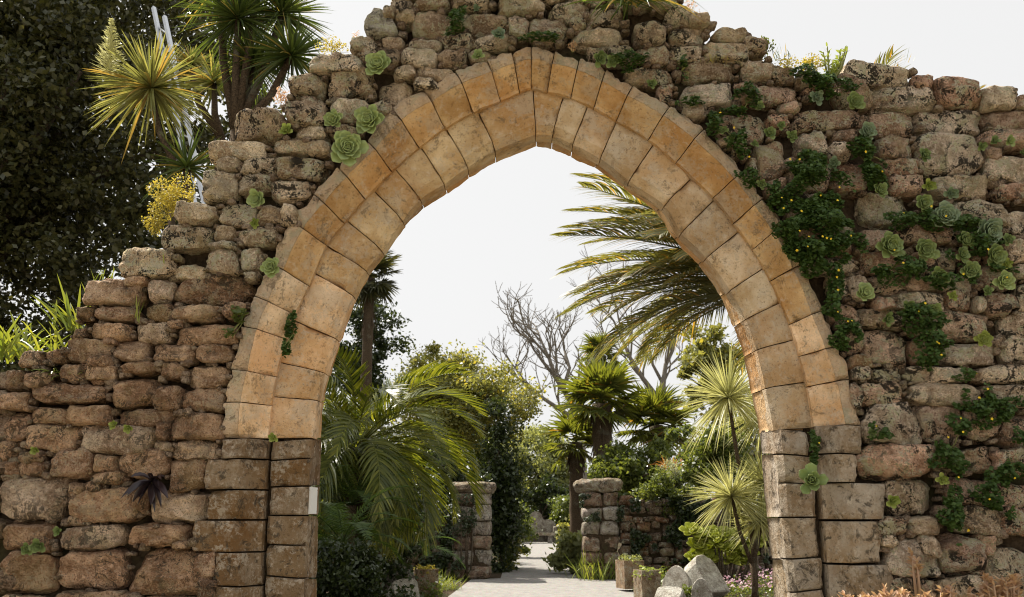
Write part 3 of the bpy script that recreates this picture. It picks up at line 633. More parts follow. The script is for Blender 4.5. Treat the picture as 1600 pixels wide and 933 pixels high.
M['fern'] = leaf_mat('fern_leaf', (.04, .075, .02), (.09, .14, .035), .4, .5, .35)
M['cord'] = leaf_mat('cordyline_leaf', (.20, .215, .085), (.38, .38, .17), .40, .34, .55, (1.35, 1.25, .65), dry=(.42, .29, .10), dryf=.14)
M['cord_d'] = leaf_mat('dark_cordyline_leaf', (.055, .085, .03), (.12, .16, .055), .35, .38, .5, (1.7, 1.6, .6), dry=(.33, .25, .10), dryf=.08)
M['cord_y'] = leaf_mat('yellowish_cordyline_leaf', (.36, .37, .19), (.60, .58, .33), .40, .36, .5, (1.25, 1.2, .75))
M['palm'] = leaf_mat('date_palm_leaflet', (.06, .085, .016), (.25, .265, .055), .36, .36, .55, (1.9, 1.7, .5), dry=(.35, .22, .06), dryf=.04)
M['palm_d'] = leaf_mat('tall_date_palm_leaflet', (.085, .095, .042), (.21, .21, .09), .44, .42, .45, (1.5, 1.35, .55), dry=(.42, .26, .07), dryf=.13)
M['fan'] = leaf_mat('fan_palm_leaf', (.09, .115, .03), (.20, .22, .06), .45, .32, .55, (1.8, 1.6, .5), dry=(.36, .22, .06), dryf=.10)
M['evergreen'] = leaf_mat('evergreen_leaf', (.036, .042, .017), (.12, .115, .05), .22, .32, .55)
M['olive'] = leaf_mat('olive_green_leaf', (.14, .155, .06), (.28, .28, .115), .40, .45, .35, dry=(.42, .36, .08), dryf=.1)
M['greygreen'] = leaf_mat('grey_green_leaf', (.17, .20, .10), (.32, .34, .19), .4, .5, .35)
M['mid'] = leaf_mat('mid_green_leaf', (.075, .105, .03), (.17, .20, .06), .4, .4, .45)
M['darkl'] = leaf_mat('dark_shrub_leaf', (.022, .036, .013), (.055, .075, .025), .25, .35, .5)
M['silver'] = leaf_mat('silver_leaf', (.30, .33, .25), (.45, .48, .38), .25, .6, .25)
M['orange'] = leaf_mat('orange_leaf', (.42, .18, .05), (.55, .30, .10), .35, .4, .4, (1.3, 1.1, .6))
M['bark'] = bark_mat('grey_brown_bark', (.055, .042, .030), (.16, .125, .09)); M['palmbark'] = bark_mat('fibrous_palm_bark', (.035, .026, .018), (.15, .105, .065), 45)
M['bare'] = bark_mat('bare_branch_bark', (.13, .11, .085), (.28, .245, .20)); M['stemgreen'] = leaf_mat('green_stem', (.14, .16, .05), (.24, .24, .08), 0, .5)
M['metal'] = plain_mat('aluminium', (.62, .64, .66), .35, .08, 30, 0.9); M['plaque'] = plain_mat('white_enamel', (.80, .80, .78), .45, .03)

# ================================================================ PLANTS ON THE WALL
def ros_leaf(nm, mat, L=1.0, wd=.5, cup=.16, n=6, round_=False):
    V = []; F = []
    for i in range(n + 1):
        s = i / n
        w = wd * .5 * (.28 + .72 * math.sin(min(1, s * 1.25) * PI / 2)) * (max(0, 1 - ((s - .72) / .30) ** 2) ** .5 if s > .72 else 1)
        if i == n: w = wd * .06
        for j, u in enumerate((-1, -.5, 0, .5, 1)):
            V.append((s * L, u * w, cup * (u * u) * w * 2.2 + .22 * s * s * L + (.02 if abs(u) < .1 else 0)))
    for i in range(n):
        for j in range(4): F.append((i * 5 + j, i * 5 + j + 1, (i + 1) * 5 + j + 1, (i + 1) * 5 + j))
    b0 = len(V); V += [(x, y, z - .035 - .02 * (1 - abs(y))) for x, y, z in V[:b0]]
    F += [tuple(b0 + q for q in f[::-1]) for f in F[:n * 4]]
    ring = [i * 5 for i in range(n + 1)] + [n * 5 + j for j in range(1, 5)] + [i * 5 + 4 for i in range(n - 1, -1, -1)] + [3, 2, 1]
    for q in range(len(ring)): F.append((ring[q], ring[(q + 1) % len(ring)], b0 + ring[(q + 1) % len(ring)], b0 + ring[q]))
    return mesh(nm, V, F, mat)
LEAFM = {}
def ros_transforms(n, r, open_=1.0, seed=0):
    rr = random.Random(seed); out = []
    for k in range(n):
        f = k / (n - 1); az = k * 2.39996 + rr.uniform(-.12, .12)
        el = math.radians(4 + 74 * f ** .85 * (1.15 - .15 * open_)) + rr.uniform(-.08, .08); ln = r * (1.0 - .62 * f) * rr.uniform(.9, 1.08)
        out.append((az, el, ln, r * .10 * f))
    return out
def rosette(px, py, rpx, kind, label, Y=None, n=None, face=None, group='rosette succulents rooted in the wall', parts=True, name='rosette_plant', axis=None, root=None):
    Y = WALL_Y - .055 if Y is None else Y
    c = P(px, py, Y); r = rpx / scl(px, py, Y) * random.Random(int(px * 3 + py)).uniform(.95, 1.1); mat = M['ros_' + kind]; seed = int(px * 7 + py)
    rr = random.Random(seed); n = n or (30 if rpx > 15 else 20)
    ax = Vector(axis) if axis else Vector((rr.uniform(-.25, .25), -1, rr.uniform(-.42, .05)))
    q = ax.normalized().to_track_quat('Z', 'Y').to_matrix().to_4x4() @ Matrix.Rotation(rr.uniform(0, 6), 4, 'Z')
    key = (kind, rr.randint(0, 1))
    if key not in LEAFM: LEAFM[key] = ros_leaf('leaf', mat, 1.0, .66 if key[1] else .58, .2 if key[1] else .28)
    lm = LEAFM[key]
    if root is None: o = thing(name, label, 'succulent', c, group); o.rotation_euler = q.to_euler()
    else: o = link('rosette', None, root, (c - root.location)); o.rotation_euler = q.to_euler()
    if parts:
        for az, el, ln, zz in ros_transforms(n, r, 1, seed):
            l = link('leaf', lm, o, (0, 0, zz - r * .12)); l.rotation_euler = (Matrix.Rotation(az, 3, 'Z') @ Matrix.Rotation(-el, 3, 'Y')).to_euler(); l.scale = (ln, ln, ln)
        st, sf = tube([(0, 0, -r * .1), (0, 0, -r * .5), (0, 0, -r * .9)], [r * .1, r * .09, r * .07], 6)
        obj('stem', st, sf, M['stemgreen'], o)
        return o
    base = np.array([v.co[:] for v in lm.vertices]); fb = [tuple(p.vertices) for p in lm.polygons]; mb = MB()
    for az, el, ln, zz in ros_transforms(n, r, 1, seed):
        R = np.array(Matrix.Rotation(az, 3, 'Z') @ Matrix.Rotation(-el, 3, 'Y')); mb.add(base @ R.T * ln + np.array([0, 0, zz - r * .12]), fb)
    if root is None:
        obj('leaves', np.concatenate(mb.V), mb.F, mat, o); st, sf = tube([(0, 0, -r * .1), (0, 0, -r * .5), (0, 0, -r * .9)], [r * .1, r * .09, r * .07], 6); obj('stem', st, sf, M['stemgreen'], o)
        return o
    m_ = mesh('rosette', np.concatenate(mb.V), mb.F, mat); bpy.data.objects.remove(o)
    o = link('rosette', m_, root, (c - root.location)); o.rotation_euler = q.to_euler(); return o
ROS = [  # x, y, radius, kind, label
 (591, 101, 24, 'pale', 'pale green rosette high above the arch, left of the crown below the triangular boulder'),
 (522, 188, 20, 'pale', 'pale green rosette at the left of the cluster of three beside the arch'),
 (578, 188, 29, 'pale', 'large pale green rosette at the right of the cluster of three beside the arch'),
 (543, 231, 31, 'pale', 'largest pale green rosette, lowest of the cluster of three touching the left arch'),
 (448, 204, 14, 'yellow', 'narrow yellow-green rosette left of the cluster of three on the upper left wall'),
 (402, 311, 18, 'pale', 'pale rosette on the left wall below the long stepped stones, left of the arch'),
 (424, 417, 18, 'pale', 'bright pale rosette overlapping the outer arch stones halfway up the left side'),
 (398, 348, 10, 'yellow', 'tiny yellow-green rosette between two larger ones on the left wall'),
 (747, 87, 13, 'pale', 'small blue-green rosette sitting on the arch just left of its crown'),
 (779, 54, 14, 'blue', 'flat blue-green rosette in the joint above the crown of the arch'),
 (744, 13, 8, 'blue', 'tiny blue-green rosette in the topmost course left of centre'),
 (427, 683, 9, 'yellow', 'yellow-green tuft in the joint at the left springing of the arch'),
 (178, 664, 9, 'yellow', 'small yellow rosette, left one of the pair on the lower left wall'),
 (201, 669, 10, 'yellow', 'small yellow rosette, right one of the pair on the lower left wall'),
 (55, 704, 9, 'yellow', 'small yellow-green rosette near the left edge of the lower wall'),
 (60, 853, 14, 'green', 'green rosette low on the wall near the bottom left corner'),
 (42, 858, 11, 'green', 'small green rosette, leftmost in the bottom left corner'),
 (90, 830, 8, 'green', 'tiny green rosette just above the bottom left corner rosettes'),
 (937, 91, 14, 'green', 'broad-leaved green rosette on the arch right of its crown, left one of two'),
 (959, 95, 14, 'green', 'broad-leaved green rosette on the arch right of its crown, right one of two'),
 (1018, 131, 10, 'green', 'small round green rosette above the right haunch of the arch'),
 (1187, 166, 10, 'green', 'small bright rosette under the reddish stone in the upper right wall'),
 (1129, 204, 10, 'green', 'small round rosette beside the outer arch on its upper right side'),
 (1142, 216, 8, 'green', 'tiny rosette just below the small round one on the upper right arch edge'),
 (1179, 225, 8, 'green', 'tiny rosette left of the grey squarish stone, upper right wall'),
 (1190, 288, 10, 'green', 'small rosette touching the right outer arch below the grey squarish stone'),
 (1202, 208, 12, 'green', 'green rosette just above the grey squarish stone in the right wall'),
 (1221, 196, 9, 'green', 'small rosette in the joint left of the long pale stone, upper right wall'),
 (1237, 213, 12, 'green', 'green rosette at the top of the big flowering creeper'),
 (1276, 152, 15, 'blue', 'blue-green rosette left of a larger one near the top of the right wall'),
 (1335, 159, 17, 'green', 'large round rosette near the top of the right wall beside a curved stone'),
 (1355, 205, 17, 'blue', 'blue-grey rosette at the top of the narrow dark creeper on the right wall'),
 (1302, 255, 12, 'blue', 'blue-green rosette between the two creepers on the right wall'),
 (1375, 298, 16, 'green', 'green rosette hanging at the foot of the narrow dark creeper'),
 (1444, 243, 14, 'green', 'single round rosette at the left side of the big pale lichened stone'),
 (1534, 228, 10, 'green', 'small rosette right of the big pale lichened stone, leftmost of three'),
 (1554, 220, 10, 'green', 'small rosette right of the big pale lichened stone, middle of three'),
 (1577, 220, 11, 'pale', 'small pale rosette right of the big pale lichened stone, rightmost of three'),
 (1598, 238, 9, 'green', 'small rosette at the right edge of the picture in the upper wall'),
 (1452, 290, 13, 'yellow', 'yellow-green rosette at the top of the vertical trail of rosettes'),
 (1443, 318, 18, 'green', 'green rosette on the left of the vertical trail of rosettes'),
 (1476, 338, 24, 'blue', 'large blue-grey rosette at the foot of the vertical trail of rosettes'),
 (1486, 302, 13, 'blue', 'small blue-grey rosette right of the vertical trail of rosettes'),
 (1390, 385, 25, 'green', 'large cupped green rosette right of the big flowering creeper'),
 (1445, 390, 21, 'green', 'cupped green rosette right of the large cupped one'),
 (1545, 362, 24, 'blue', 'largest blue-green rosette in the thick cluster on the far right wall'),
 (1508, 376, 17, 'green', 'green rosette left of the largest one in the far right cluster'),
 (1502, 398, 15, 'green', 'green rosette low on the left side of the far right cluster'),
 (1553, 399, 21, 'green', 'green rosette directly below the largest one in the far right cluster'),
 (1575, 375, 12, 'green', 'small green rosette at the right of the largest one in the far right cluster'),
 (1516, 422, 18, 'green', 'green rosette at the bottom of the far right cluster, left of centre'),
 (1467, 432, 19, 'green', 'green rosette apart from the far right cluster, below and left of it'),
 (1567, 440, 20, 'pale', 'open pale rosette lowest and rightmost under the far right cluster'),
 (1573, 412, 11, 'yellow', 'small yellow-green rosette between the open pale one and the far right cluster'),
 (1543, 455, 10, 'green', 'tiny rosette left of the open pale one at the far right'),
 (1350, 458, 20, 'pale', 'open pale green rosette below the big flowering creeper'),
 (1420, 479, 13, 'green', 'green rosette on the left of two above the reddish stone'),
 (1458, 485, 16, 'green', 'green rosette on the right of two above the reddish stone'),
 (1386, 498, 13, 'green', 'green rosette among the small creeper, below the open pale one'),
 (1488, 462, 10, 'yellow', 'tiny yellow-green rosette on the orange stone at the right'),
 (1537, 530, 16, 'yellow', 'bright yellow-green rosette alone at the right end of the reddish stone'),
 (1473, 749, 13, 'yellow', 'yellow-green rosette alone on the lower right wall between creepers'),
 (1395, 783, 13, 'yellow', 'yellow-green rosette beside the right jamb blocks, low down'),
 (1361, 677, 9, 'green', 'tiny green rosette beside the springing block of the right jamb'),
]
for x, y, r, kd, lb in ROS: rosette(x, y, r, kd, lb, parts=r >= 16, n=(36 if r > 22 else None))
rosette(1268, 752, 31, 'green', 'large cup-leaved green succulent growing from the joint in the right jamb', Y=WALL_Y + .02, n=15, axis=(-.25, -1, .2), group=None)
# dark drooping rosette on the lower left wall
dk = thing('dark_rosette_plant', 'dark purple drooping succulent hanging on the lower left wall', 'succulent', P(237, 752, WALL_Y - .05))
B = np.zeros((22, 3)); az = rnd(0, 2 * PI, 22); D = np.stack([np.cos(az) * .8, -np.abs(rnd(.2, .9, 22)), np.sin(az) * .8], 1)
V, F = blades(B, D, rnd(.07, .16, 22), rnd(.025, .045, 22), .55, 5, 3, prof='lens'); obj('leaves', V, F, M['ros_dark'], dk)
st, sf = tube([(0, .0, .0), (0, .05, -.01)], [.012, .01], 6); obj('stem', st, sf, M['stemgreen'], dk)

def creeper(patches, label, nfl=0, dens=1.0, mat='creep', lsz=(.016, .032), Y0=None, thick=.09, group='creepers trailing over the wall', name='creeper'):
    Y0 = WALL_Y - .03 if Y0 is None else Y0
    c0 = P(patches[0][0], patches[0][1] , Y0); t = thing(name, label, 'creeper', c0, group); pts = []; fl = []
    for (x, y, rx, ry) in patches:
        k = scl(x, y, Y0); area = PI * rx * ry / k / k; n = int(area * 30000 * dens)
        a = rnd(0, 2 * PI, n); rr = np.sqrt(rnd(0, 1, n)) * (1 + .28 * np.sin(a * 3 + x) + .2 * np.sin(a * 5 + y)); cc = P(x, y, Y0)
        X = cc.x + np.cos(a) * rr * rx / k; Z = cc.z + np.sin(a) * rr * ry / k
        dd = thick * np.clip(1.15 - rr, .12, 1) * rnd(0, 1, n) + .01
        lump = np.array([mnoise.noise(Vector((u * 11, 3.3, w * 11))) for u, w in zip(X, Z)]); keep = lump > -.32 + .25 * (rr > .8)
        pts.append(np.stack([X, Y0 - dd * (1 + lump), Z], 1)[keep])
        fl += [(cc.x + math.cos(q) * s * rx / k, Y0 - thick - .02, cc.z + math.sin(q) * s * ry / k) for q, s in zip(rnd(0, 6.28, max(1, nfl // 2) if nfl else 0), np.sqrt(rnd(0, 1, max(1, nfl // 2) if nfl else 0)))]
    pts = np.concatenate(pts) - np.array(c0)
    V, F = leaves(pts, rnd(lsz[0], lsz[1], len(pts)), .8, .35, .3, towards=np.array([0, -.9, .35])); obj('foliage', V, F, M[mat], t)
    mb = MB()
    near = pts[np.linalg.norm(pts, axis=1) < .16]
    for _ in range(8):
        p = near[RNG.integers(len(near))]; mb.add(*tube([(0, .02, 0), tuple(p * .5 + np.array([.02, .01, .01])), tuple(p)], [.004, .003, .002], 5))
    mb.build('stems', M['stemgreen'], t)
    if fl:
        fm = LEAFM.get('yf')
        if fm is None:
            Vv = [(0, 0, 0)]; Ff = []
            for k in range(5):
                a = k * 2 * PI / 5
                for u, r_ in ((-.5, .62), (0, 1.0), (.5, .62)): Vv.append((math.cos(a + u) * r_, math.sin(a + u) * r_, .18))
                Ff.append((0, 1 + 3 * k, 2 + 3 * k, 3 + 3 * k))
            fm = LEAFM['yf'] = mesh('flower', Vv, Ff, M['flower_y'])
        for p in fl:
            o = link('flower', fm, t, Vector(p) - c0); s = random.uniform(.006, .0095); o.scale = (s, s, s)
            o.rotation_euler = (PI / 2 + random.uniform(-.6, .5), random.uniform(-.5, .5), 0)
    return t
creeper([(1265, 285, 46, 62), (1285, 360, 58, 58), (1230, 355, 20, 40), (1262, 400, 40, 30)], 'big dark green creeper with many yellow flowers beside the right arch', 9, 1.15, thick=.14)
creeper([(1345, 240, 22, 34), (1362, 275, 22, 25)], 'narrow dark creeper hanging under the blue-grey rosette on the right wall', 2, 1.0)
creeper([(1305, 440, 12, 30), (1298, 475, 12, 30), (1322, 525, 28, 26)], 'creeper trailing down the outer edge of the right arch to its lower voussoirs', 5, .9)
creeper([(1395, 418, 62, 24), (1435, 495, 40, 28), (1455, 530, 26, 20)], 'loose creeper among the rosettes below the cupped green pair', 4, .7)
creeper([(1480, 712, 27, 36), (1492, 670, 24, 18), (1546, 640, 48, 24)], 'creeper spreading over the right wall above the yellow-green rosette', 4, .85)
creeper([(1482, 800, 23, 36), (1550, 772, 28, 34)], 'creeper on the lower right wall below the yellow-green rosette', 3, .85)
creeper([(1580, 735, 26, 18), (1592, 690, 14, 20)], 'small creeper at the right edge of the lower wall', 1, .7)
creeper([(1372, 676, 18, 13)], 'small creeper patch beside the right springing block', 1, .8)
creeper([(1296, 138, 38, 22), (1262, 118, 22, 20)], 'dark creeper clinging under the top plants of the right wall', 2, .9)
creeper([(1166, 152, 22, 18), (1148, 176, 20, 10)], 'small creeper between two long stones right of the arch crown', 0, .8)
creeper([(1066, 108, 9, 18), (1078, 160, 18, 10)], 'thin creeper in the upright joint above the right haunch', 0, .8)
creeper([(1112, 195, 14, 22), (1150, 235, 18, 34), (1172, 275, 14, 26), (1206, 310, 14, 26)], 'creeper following the upper right edge of the arch', 2, .75)
creeper([(846, 62, 34, 8), (980, 98, 30, 14)], 'low dark creeper on the crown of the arch', 0, .8)
creeper([(1270, 698, 8, 26)], 'narrow creeper in the joint of the right jamb above the cup-leaved succulent', 1, 1.0, thick=.04, Y0=WALL_Y + .1)
creeper([(456, 512, 9, 22), (448, 545, 6, 14)], 'dark creeper in the joint between the arch rings on the left', 0, 1.0, thick=.04, Y0=WALL_Y + .12)
creeper([(378, 492, 14, 12), (362, 522, 8, 8)], 'small creeper beside the left arch at mid height', 0, .7, mat='mid')
creeper([(715, 35, 14, 22), (700, 52, 18, 8)], 'little creeper in the top courses left of the crown', 0, .7)
creeper([(1445, 560, 24, 18), (1505, 588, 14, 12), (1525, 618, 30, 14)], 'thin creeper in the joints below the reddish stone', 1, .6)
creeper([(1408, 345, 30, 14), (1500, 350, 40, 14), (1530, 385, 46, 26), (1540, 428, 36, 18), (1450, 345, 20, 24), (1470, 440, 30, 14)], 'thin creeper threaded between the rosettes on the far right', 2, .8)

def tuft(px, py, Y, n, L, W, mat, label, spread=.8, up=1.0, droop=.35, name='grass_tuft', cat='grass', group='tufts growing on top of the wall', base_r=.04, cols=2, prof='sword', lean=(0, 0)):
    c = P(px, py, Y); t = thing(name, label, cat, c, group)
    B = np.stack([RNG.normal(0, base_r, n), RNG.normal(0, base_r * .7, n), RNG.uniform(-.02, .01, n)], 1); a = rnd(0, 2 * PI, n); s = np.sqrt(rnd(0, 1, n)) * spread
    D = np.stack([np.cos(a) * s + lean[0], np.sin(a) * s + lean[1], np.full(n, up)], 1)
    V, F = blades(B, D, rnd(L * .5, L, n), rnd(W * .6, W, n), rnd(droop * .3, droop, n), 6, cols, prof=prof); obj('blades', V, F, M[mat], t)
    return t
tuft(60, 560, 5.25, 46, .42, .026, 'grass_b', 'bright green strap-leaved clump on the low left end of the wall', .9, .8, .5, cols=3, base_r=.14)
tuft(118, 515, 5.2, 26, .40, .032, 'grass_b', 'broad upright sunlit leaves right of the strap-leaved clump on the left wall', .75, 1, .35, cols=3, base_r=.05, lean=(-.35, 0))
tuft(15, 560, 5.2, 34, .36, .030, 'grass_b', 'sunlit strap leaves at the left edge of the picture on the wall', .8, .8, .5, cols=3, base_r=.09)
tuft(163, 440, 5.2, 9, .16, .009, 'grass_b', 'few thin upright blades behind the left wall stones', .5, 1, .3)
tuft(245, 415, 5.02, 14, .12, .012, 'grass_b', 'small yellow-green tuft on the large stone of the left wall', .7, 1, .3)
tuft(216, 500, 4.93, 6, .17, .011, 'grass_b', 'single green sprig with a white bud on the left wall', .3, 1, .3, base_r=.01)
tuft(90, 585, 5.05, 60, .12, .012, 'grass_b', 'short green tuft draped over the stones under the strap leaves', 1.2, .3, .8, base_r=.07)
tuft(985, 2, 4.90, 80, .50, .021, 'strap', 'big dark strap-leaved plant drooping over the top of the wall right of centre', 1.1, .35, 1.1, 'strap_leaf_plant', 'plant', None, .045, 3, lean=(0, -.35))
tuft(1218, 90, 5.1, 22, .10, .007, 'strap', 'spiky tuft with yellow flowers on top of the right wall', .5, 1, .1)
tuft(1408, 96, 5.12, 12, .08, .006, 'strap', 'small lone spiky tuft on the top stone of the right wall', .45, 1, .1, lean=(.5, 0))
tuft(1118, 95, 4.95, 40, .05, .004, 'sedum', 'fine ochre tuft in the joint left of the flowering top plants', .6, 1, .2)
tuft(1595, 158, 5.1, 10, .06, .005, 'grass_b', 'tiny pale tuft at the right end of the wall top', .5, 1, .2)
def bush(px, py, rx, ry, Y, n, lsz, mat, label, name='sedum_clump', cat='plant', group='small plants on the wall top', aspect=.6, depth=None, stems=6):
    k = scl(px, py, Y); c = P(px, py + ry, Y); t = thing(name, label, cat, c, group)
    rx, rz = rx / k, ry / k; ryd = depth or rx
    p = RNG.normal(0, 1, (n, 3)); p = unit(p) * (rnd(0, 1, n) ** .45)[:, None]; th = np.arctan2(p[:, 2], p[:, 0])
    p *= (1 + .22 * np.sin(th * 4 + px) + .12 * np.sin(th * 7))[:, None]; p = p * np.array([rx, ryd, rz]) + np.array([0, 0, rz])
    lump = np.array([mnoise.noise(Vector(q) * (2.6 / max(rx, rz)) + Vector((px, 0, 0))) for q in p]); p = p[lump > -.12] if n > 500 else p; n = len(p)
    V, F = leaves(p, rnd(lsz * .6, lsz * 1.2, n), aspect, .4); obj('foliage', V, F, M[mat], t)
    mb = MB()
    for i in range(stems):
        q = p[RNG.integers(n)]; mb.add(*tube([(q[0] * .2, q[1] * .2, -.01), tuple(q * np.array([.6, .6, .55])), tuple(q)], [.02 * rx, .014 * rx, .006 * rx], 5))
    mb.build('stems', M['stemgreen'], t); return t
bush(268, 308, 38, 36, 5.5, 4200, .016, 'sedum', 'yellow sedum cushion behind the stepped left wall below the cordyline')
bush(240, 345, 18, 22, 5.4, 1300, .015, 'sedum', 'smaller yellow sedum trailing below the large yellow cushion')
bush(518, 72, 26, 9, 5.05, 380, .016, 'sedum', 'yellow-orange sedum on the long dark stone of the upper left wall')
bush(440, 150, 13, 15, 5.12, 240, .015, 'sedum_p', 'pinkish sedum on the stone step left of the pale rosettes')
bush(557, 56, 8, 9, 5.05, 90, .012, 'sedum_p', 'wispy pinkish sprigs left of the triangular boulder')
bush(1230, 100, 20, 12, 5.05, 300, .016, 'sedum', 'yellow-flowered cushion at the foot of the spiky tuft on the right wall')
bush(1270, 98, 22, 14, 5.1, 350, .018, 'sedum', 'yellow-green cushion between the spiky tuft and the branching succulent')
bush(1078, 8, 14, 16, 5.1, 150, .014, 'sedum_p', 'reddish sprigs on the broken edge right of the drooping strap plant')
bush(1195, 72, 16, 16, 5.05, 200, .02, 'mid', 'small leafy green plant on the sloping top stone of the right wall')
bush(895, 72, 8, 8, 4.95, 70, .018, 'coral', 'tiny red-leaved sprig above the arch right of its crown')
# branching succulent on the right wall top
t = thing('branching_succulent', 'upright branching yellow-green succulent on top of the right wall', 'succulent', P(1298, 135, 5.02), 'small plants on the wall top')
for i in range(9):
    a = random.uniform(-1.0, 1.0); L = random.uniform(.12, .26); q = Vector((math.sin(a) * L * .6, random.uniform(-.05, .03), L))
    st, sf = tube([(0, 0, 0), tuple(q * .5 + Vector((math.sin(a) * .02, 0, 0))), tuple(q)], [.008, .006, .004], 6); o = obj('stem', st, sf, M['stemgreen'], t)
    n = 16; ss = rnd(.45, 1, n); Bp = np.array(q)[None] * ss[:, None]; az = rnd(0, 6.28, n)
    V, F = blades(Bp, np.stack([np.cos(az), np.sin(az), rnd(.5, 1.2, n)], 1), .035, .012, .1, 3, prof='lens'); obj('leaves', V, F, M['ros_yellow'], o)
# coral succulents at the bottom right foot of the picture
def coral(px, py, rx, ry, Y, n, label):
    k = scl(px, py, Y); c = P(px, py + ry, Y); t = thing('coral_succulent', label, 'succulent', c, 'coral succulents in front of the wall')
    for i in range(n):
        x, z = random.uniform(-1, 1) * rx / k, random.uniform(-.2, 1) * 2 * ry / k * random.uniform(.6, 1); y = random.uniform(-.06, .06)
        st, sf = tube([(x * .7, y, -.15), (x, y, z)], [.006, .004], 5); o = obj('stem', st, sf, M['coral'], t)
        m_ = 14; ss = rnd(0, .07, m_); az = rnd(0, 6.28, m_); Bp = np.stack([np.full(m_, x), np.full(m_, y), z - ss], 1)
        V, F = blades(Bp, np.stack([np.cos(az), np.sin(az), rnd(.3, 1.3, m_)], 1), rnd(.025, .05, m_), .014, .1, 3, 3, prof='lens'); obj('leaves', V, F, M['coral'], o)
coral(1555, 912, 42, 16, 4.6, 30, 'tall coral-coloured succulent in the bottom right corner')
coral(1440, 926, 60, 11, 4.6, 34, 'coral-pink succulent along the bottom edge right of the jamb')
coral(1345, 932, 50, 6, 4.7, 20, 'low coral succulent at the foot of the right jamb')
coral(1430, 868, 5, 20, 4.8, 4, 'thin red upright sprig in front of the rounded grey stone, lower right')
# enamel plaque on the left reveal
a_, b_ = P(480, 761, WALL_Y + .20), P(493, 803, WALL_Y + .38)
pl = thing('plaque', 'small white rectangular plaque fixed to the left reveal of the arch', 'plaque', (P(484, 782, WALL_Y + .24).x - .006, WALL_Y + .24, P(484, 803, WALL_Y + .24).z))
V, F = boxv(-.004, 0, 0, .012, .17, .148); obj('plate', V, F, M['plaque'], pl, smooth=False)
mb = MB()
for yy, zz in ((.012, .012), (.158, .012), (.012, .136), (.158, .136)): mb.add(*tube([(.011, yy, zz), (.0145, yy, zz)], [.004, .003], 8))
mb.build('screws', M['metal'], pl)['kind'] = 'stuff'

# ================================================================ PLANT BUILDERS FOR THE GARDEN
def frond_mesh(name, L, mat, nl=46, bend=1.1, lw=.022, ll=.42, vee=.35, seed=1, ang=52, droop=.22, stalk=.12, taper=.8):
    st = RNG.bit_generator.state; rg = np.random.default_rng(seed); n = 24; s = np.linspace(0, 1, n + 1); th = -bend * s ** 1.4
    X = np.concatenate([[0], np.cumsum(np.cos((th[1:] + th[:-1]) / 2))]) * L / n; Z = np.concatenate([[0], np.cumsum(np.sin((th[1:] + th[:-1]) / 2))]) * L / n
    C = np.stack([X, np.sin(s * 2.2) * rg.uniform(-.06, .06) * L, Z], 1)
    mb = MB(); rv, rf = tube(C[::2], np.linspace(.014 * L / 2, .003, len(C[::2])), 5)
    Bs, Ds, Ls, Ups = [], [], [], []
    for k in range(nl):
        f = stalk + (1 - stalk) * (k + .5) / nl
        for sd in (-1, 1):
            i = f * n; p = np.array([np.interp(i, np.arange(n + 1), C[:, d]) for d in range(3)]); t_ = np.interp(i, np.arange(n + 1), th)
            T_ = np.array([math.cos(t_), 0, math.sin(t_)]); U = np.array([-math.sin(t_), 0, math.cos(t_)]); a = math.radians(ang - 22 * f + rg.uniform(-7, 7))
            Dv = T_ * math.cos(a) + np.array([0, sd, 0]) * math.sin(a) + U * (vee + rg.uniform(-.12, .12))
            Bs.append(p); Ds.append(Dv); Ls.append(ll * L / 2 * (math.sin(PI * min(1, .16 + .80 * f)) ** taper + .05) * rg.uniform(.85, 1.1)); Ups.append(U + np.array([0, -sd * .5, 0]))
    V, F = blades(np.array(Bs), np.array(Ds), np.array(Ls), lw * L / 2, droop, 4, 2, np.array(Ups)); m_ = MB().add(rv, rf); m_.add(V, F)
    RNG.bit_generator.state = st
    return mesh(name, np.concatenate(m_.V), m_.F, mat)
def put(name, me, parent, loc, az, el, roll=0.0, sc=1.0):
    o = link(name, me, parent, loc); o.rotation_euler = (Matrix.Rotation(az, 3, 'Z') @ Matrix.Rotation(-el, 3, 'Y') @ Matrix.Rotation(roll, 3, 'X')).to_euler(); o.scale = (sc, sc, sc); return o
def trunk_part(root, top, r0, r1, mat, rings=0, lean=(0, 0), name='trunk', z0=-.05):
    n = 12; s = np.linspace(0, 1, n); pts = np.stack([lean[0] * (1 - s) ** 2 + top[0], lean[1] * (1 - s) ** 2 + top[1], z0 + (top[2] - z0) * s], 1)
    rad = r0 + (r1 - r0) * s + (0.12 * r1 * (np.arange(n) % 2) if rings else 0); V, F = tube(pts, rad, 9); return obj(name, V, F, M[mat], root)
def date_palm(px, py, Y, L, n, mat, label, seed, elr=(82, -30), az0=None, bend=1.15, group='date palms in the garden', nl=38, lw=.032, ll=.46, droop=.25):
    c = P(px, py, Y); t = thing('date_palm', label, 'palm', (c.x, c.y, 0), group); trunk_part(t, (0, 0, c.z), .30, .24, 'palmbark', 1)
    ms = [frond_mesh('frond', L, M[mat], bend=bend * k, seed=seed + i, nl=nl, lw=lw, ll=ll, droop=droop) for i, k in enumerate((.75, 1.0, 1.25))]
    rr = random.Random(seed)
    for i in range(n):
        f = i / (n - 1); el = math.radians(elr[0] + (elr[1] - elr[0]) * f ** .8) + rr.uniform(-.1, .1); az = i * 2.39996 + rr.uniform(-.2, .2)
        put('frond', ms[min(2, int(f * 3))] if rr.random() < .7 else ms[1], t, (math.cos(az) * .12, math.sin(az) * .12, c.z + .12 * (1 - f)), az, el, rr.uniform(-.35, .35), rr.uniform(.85, 1.1))
    return t
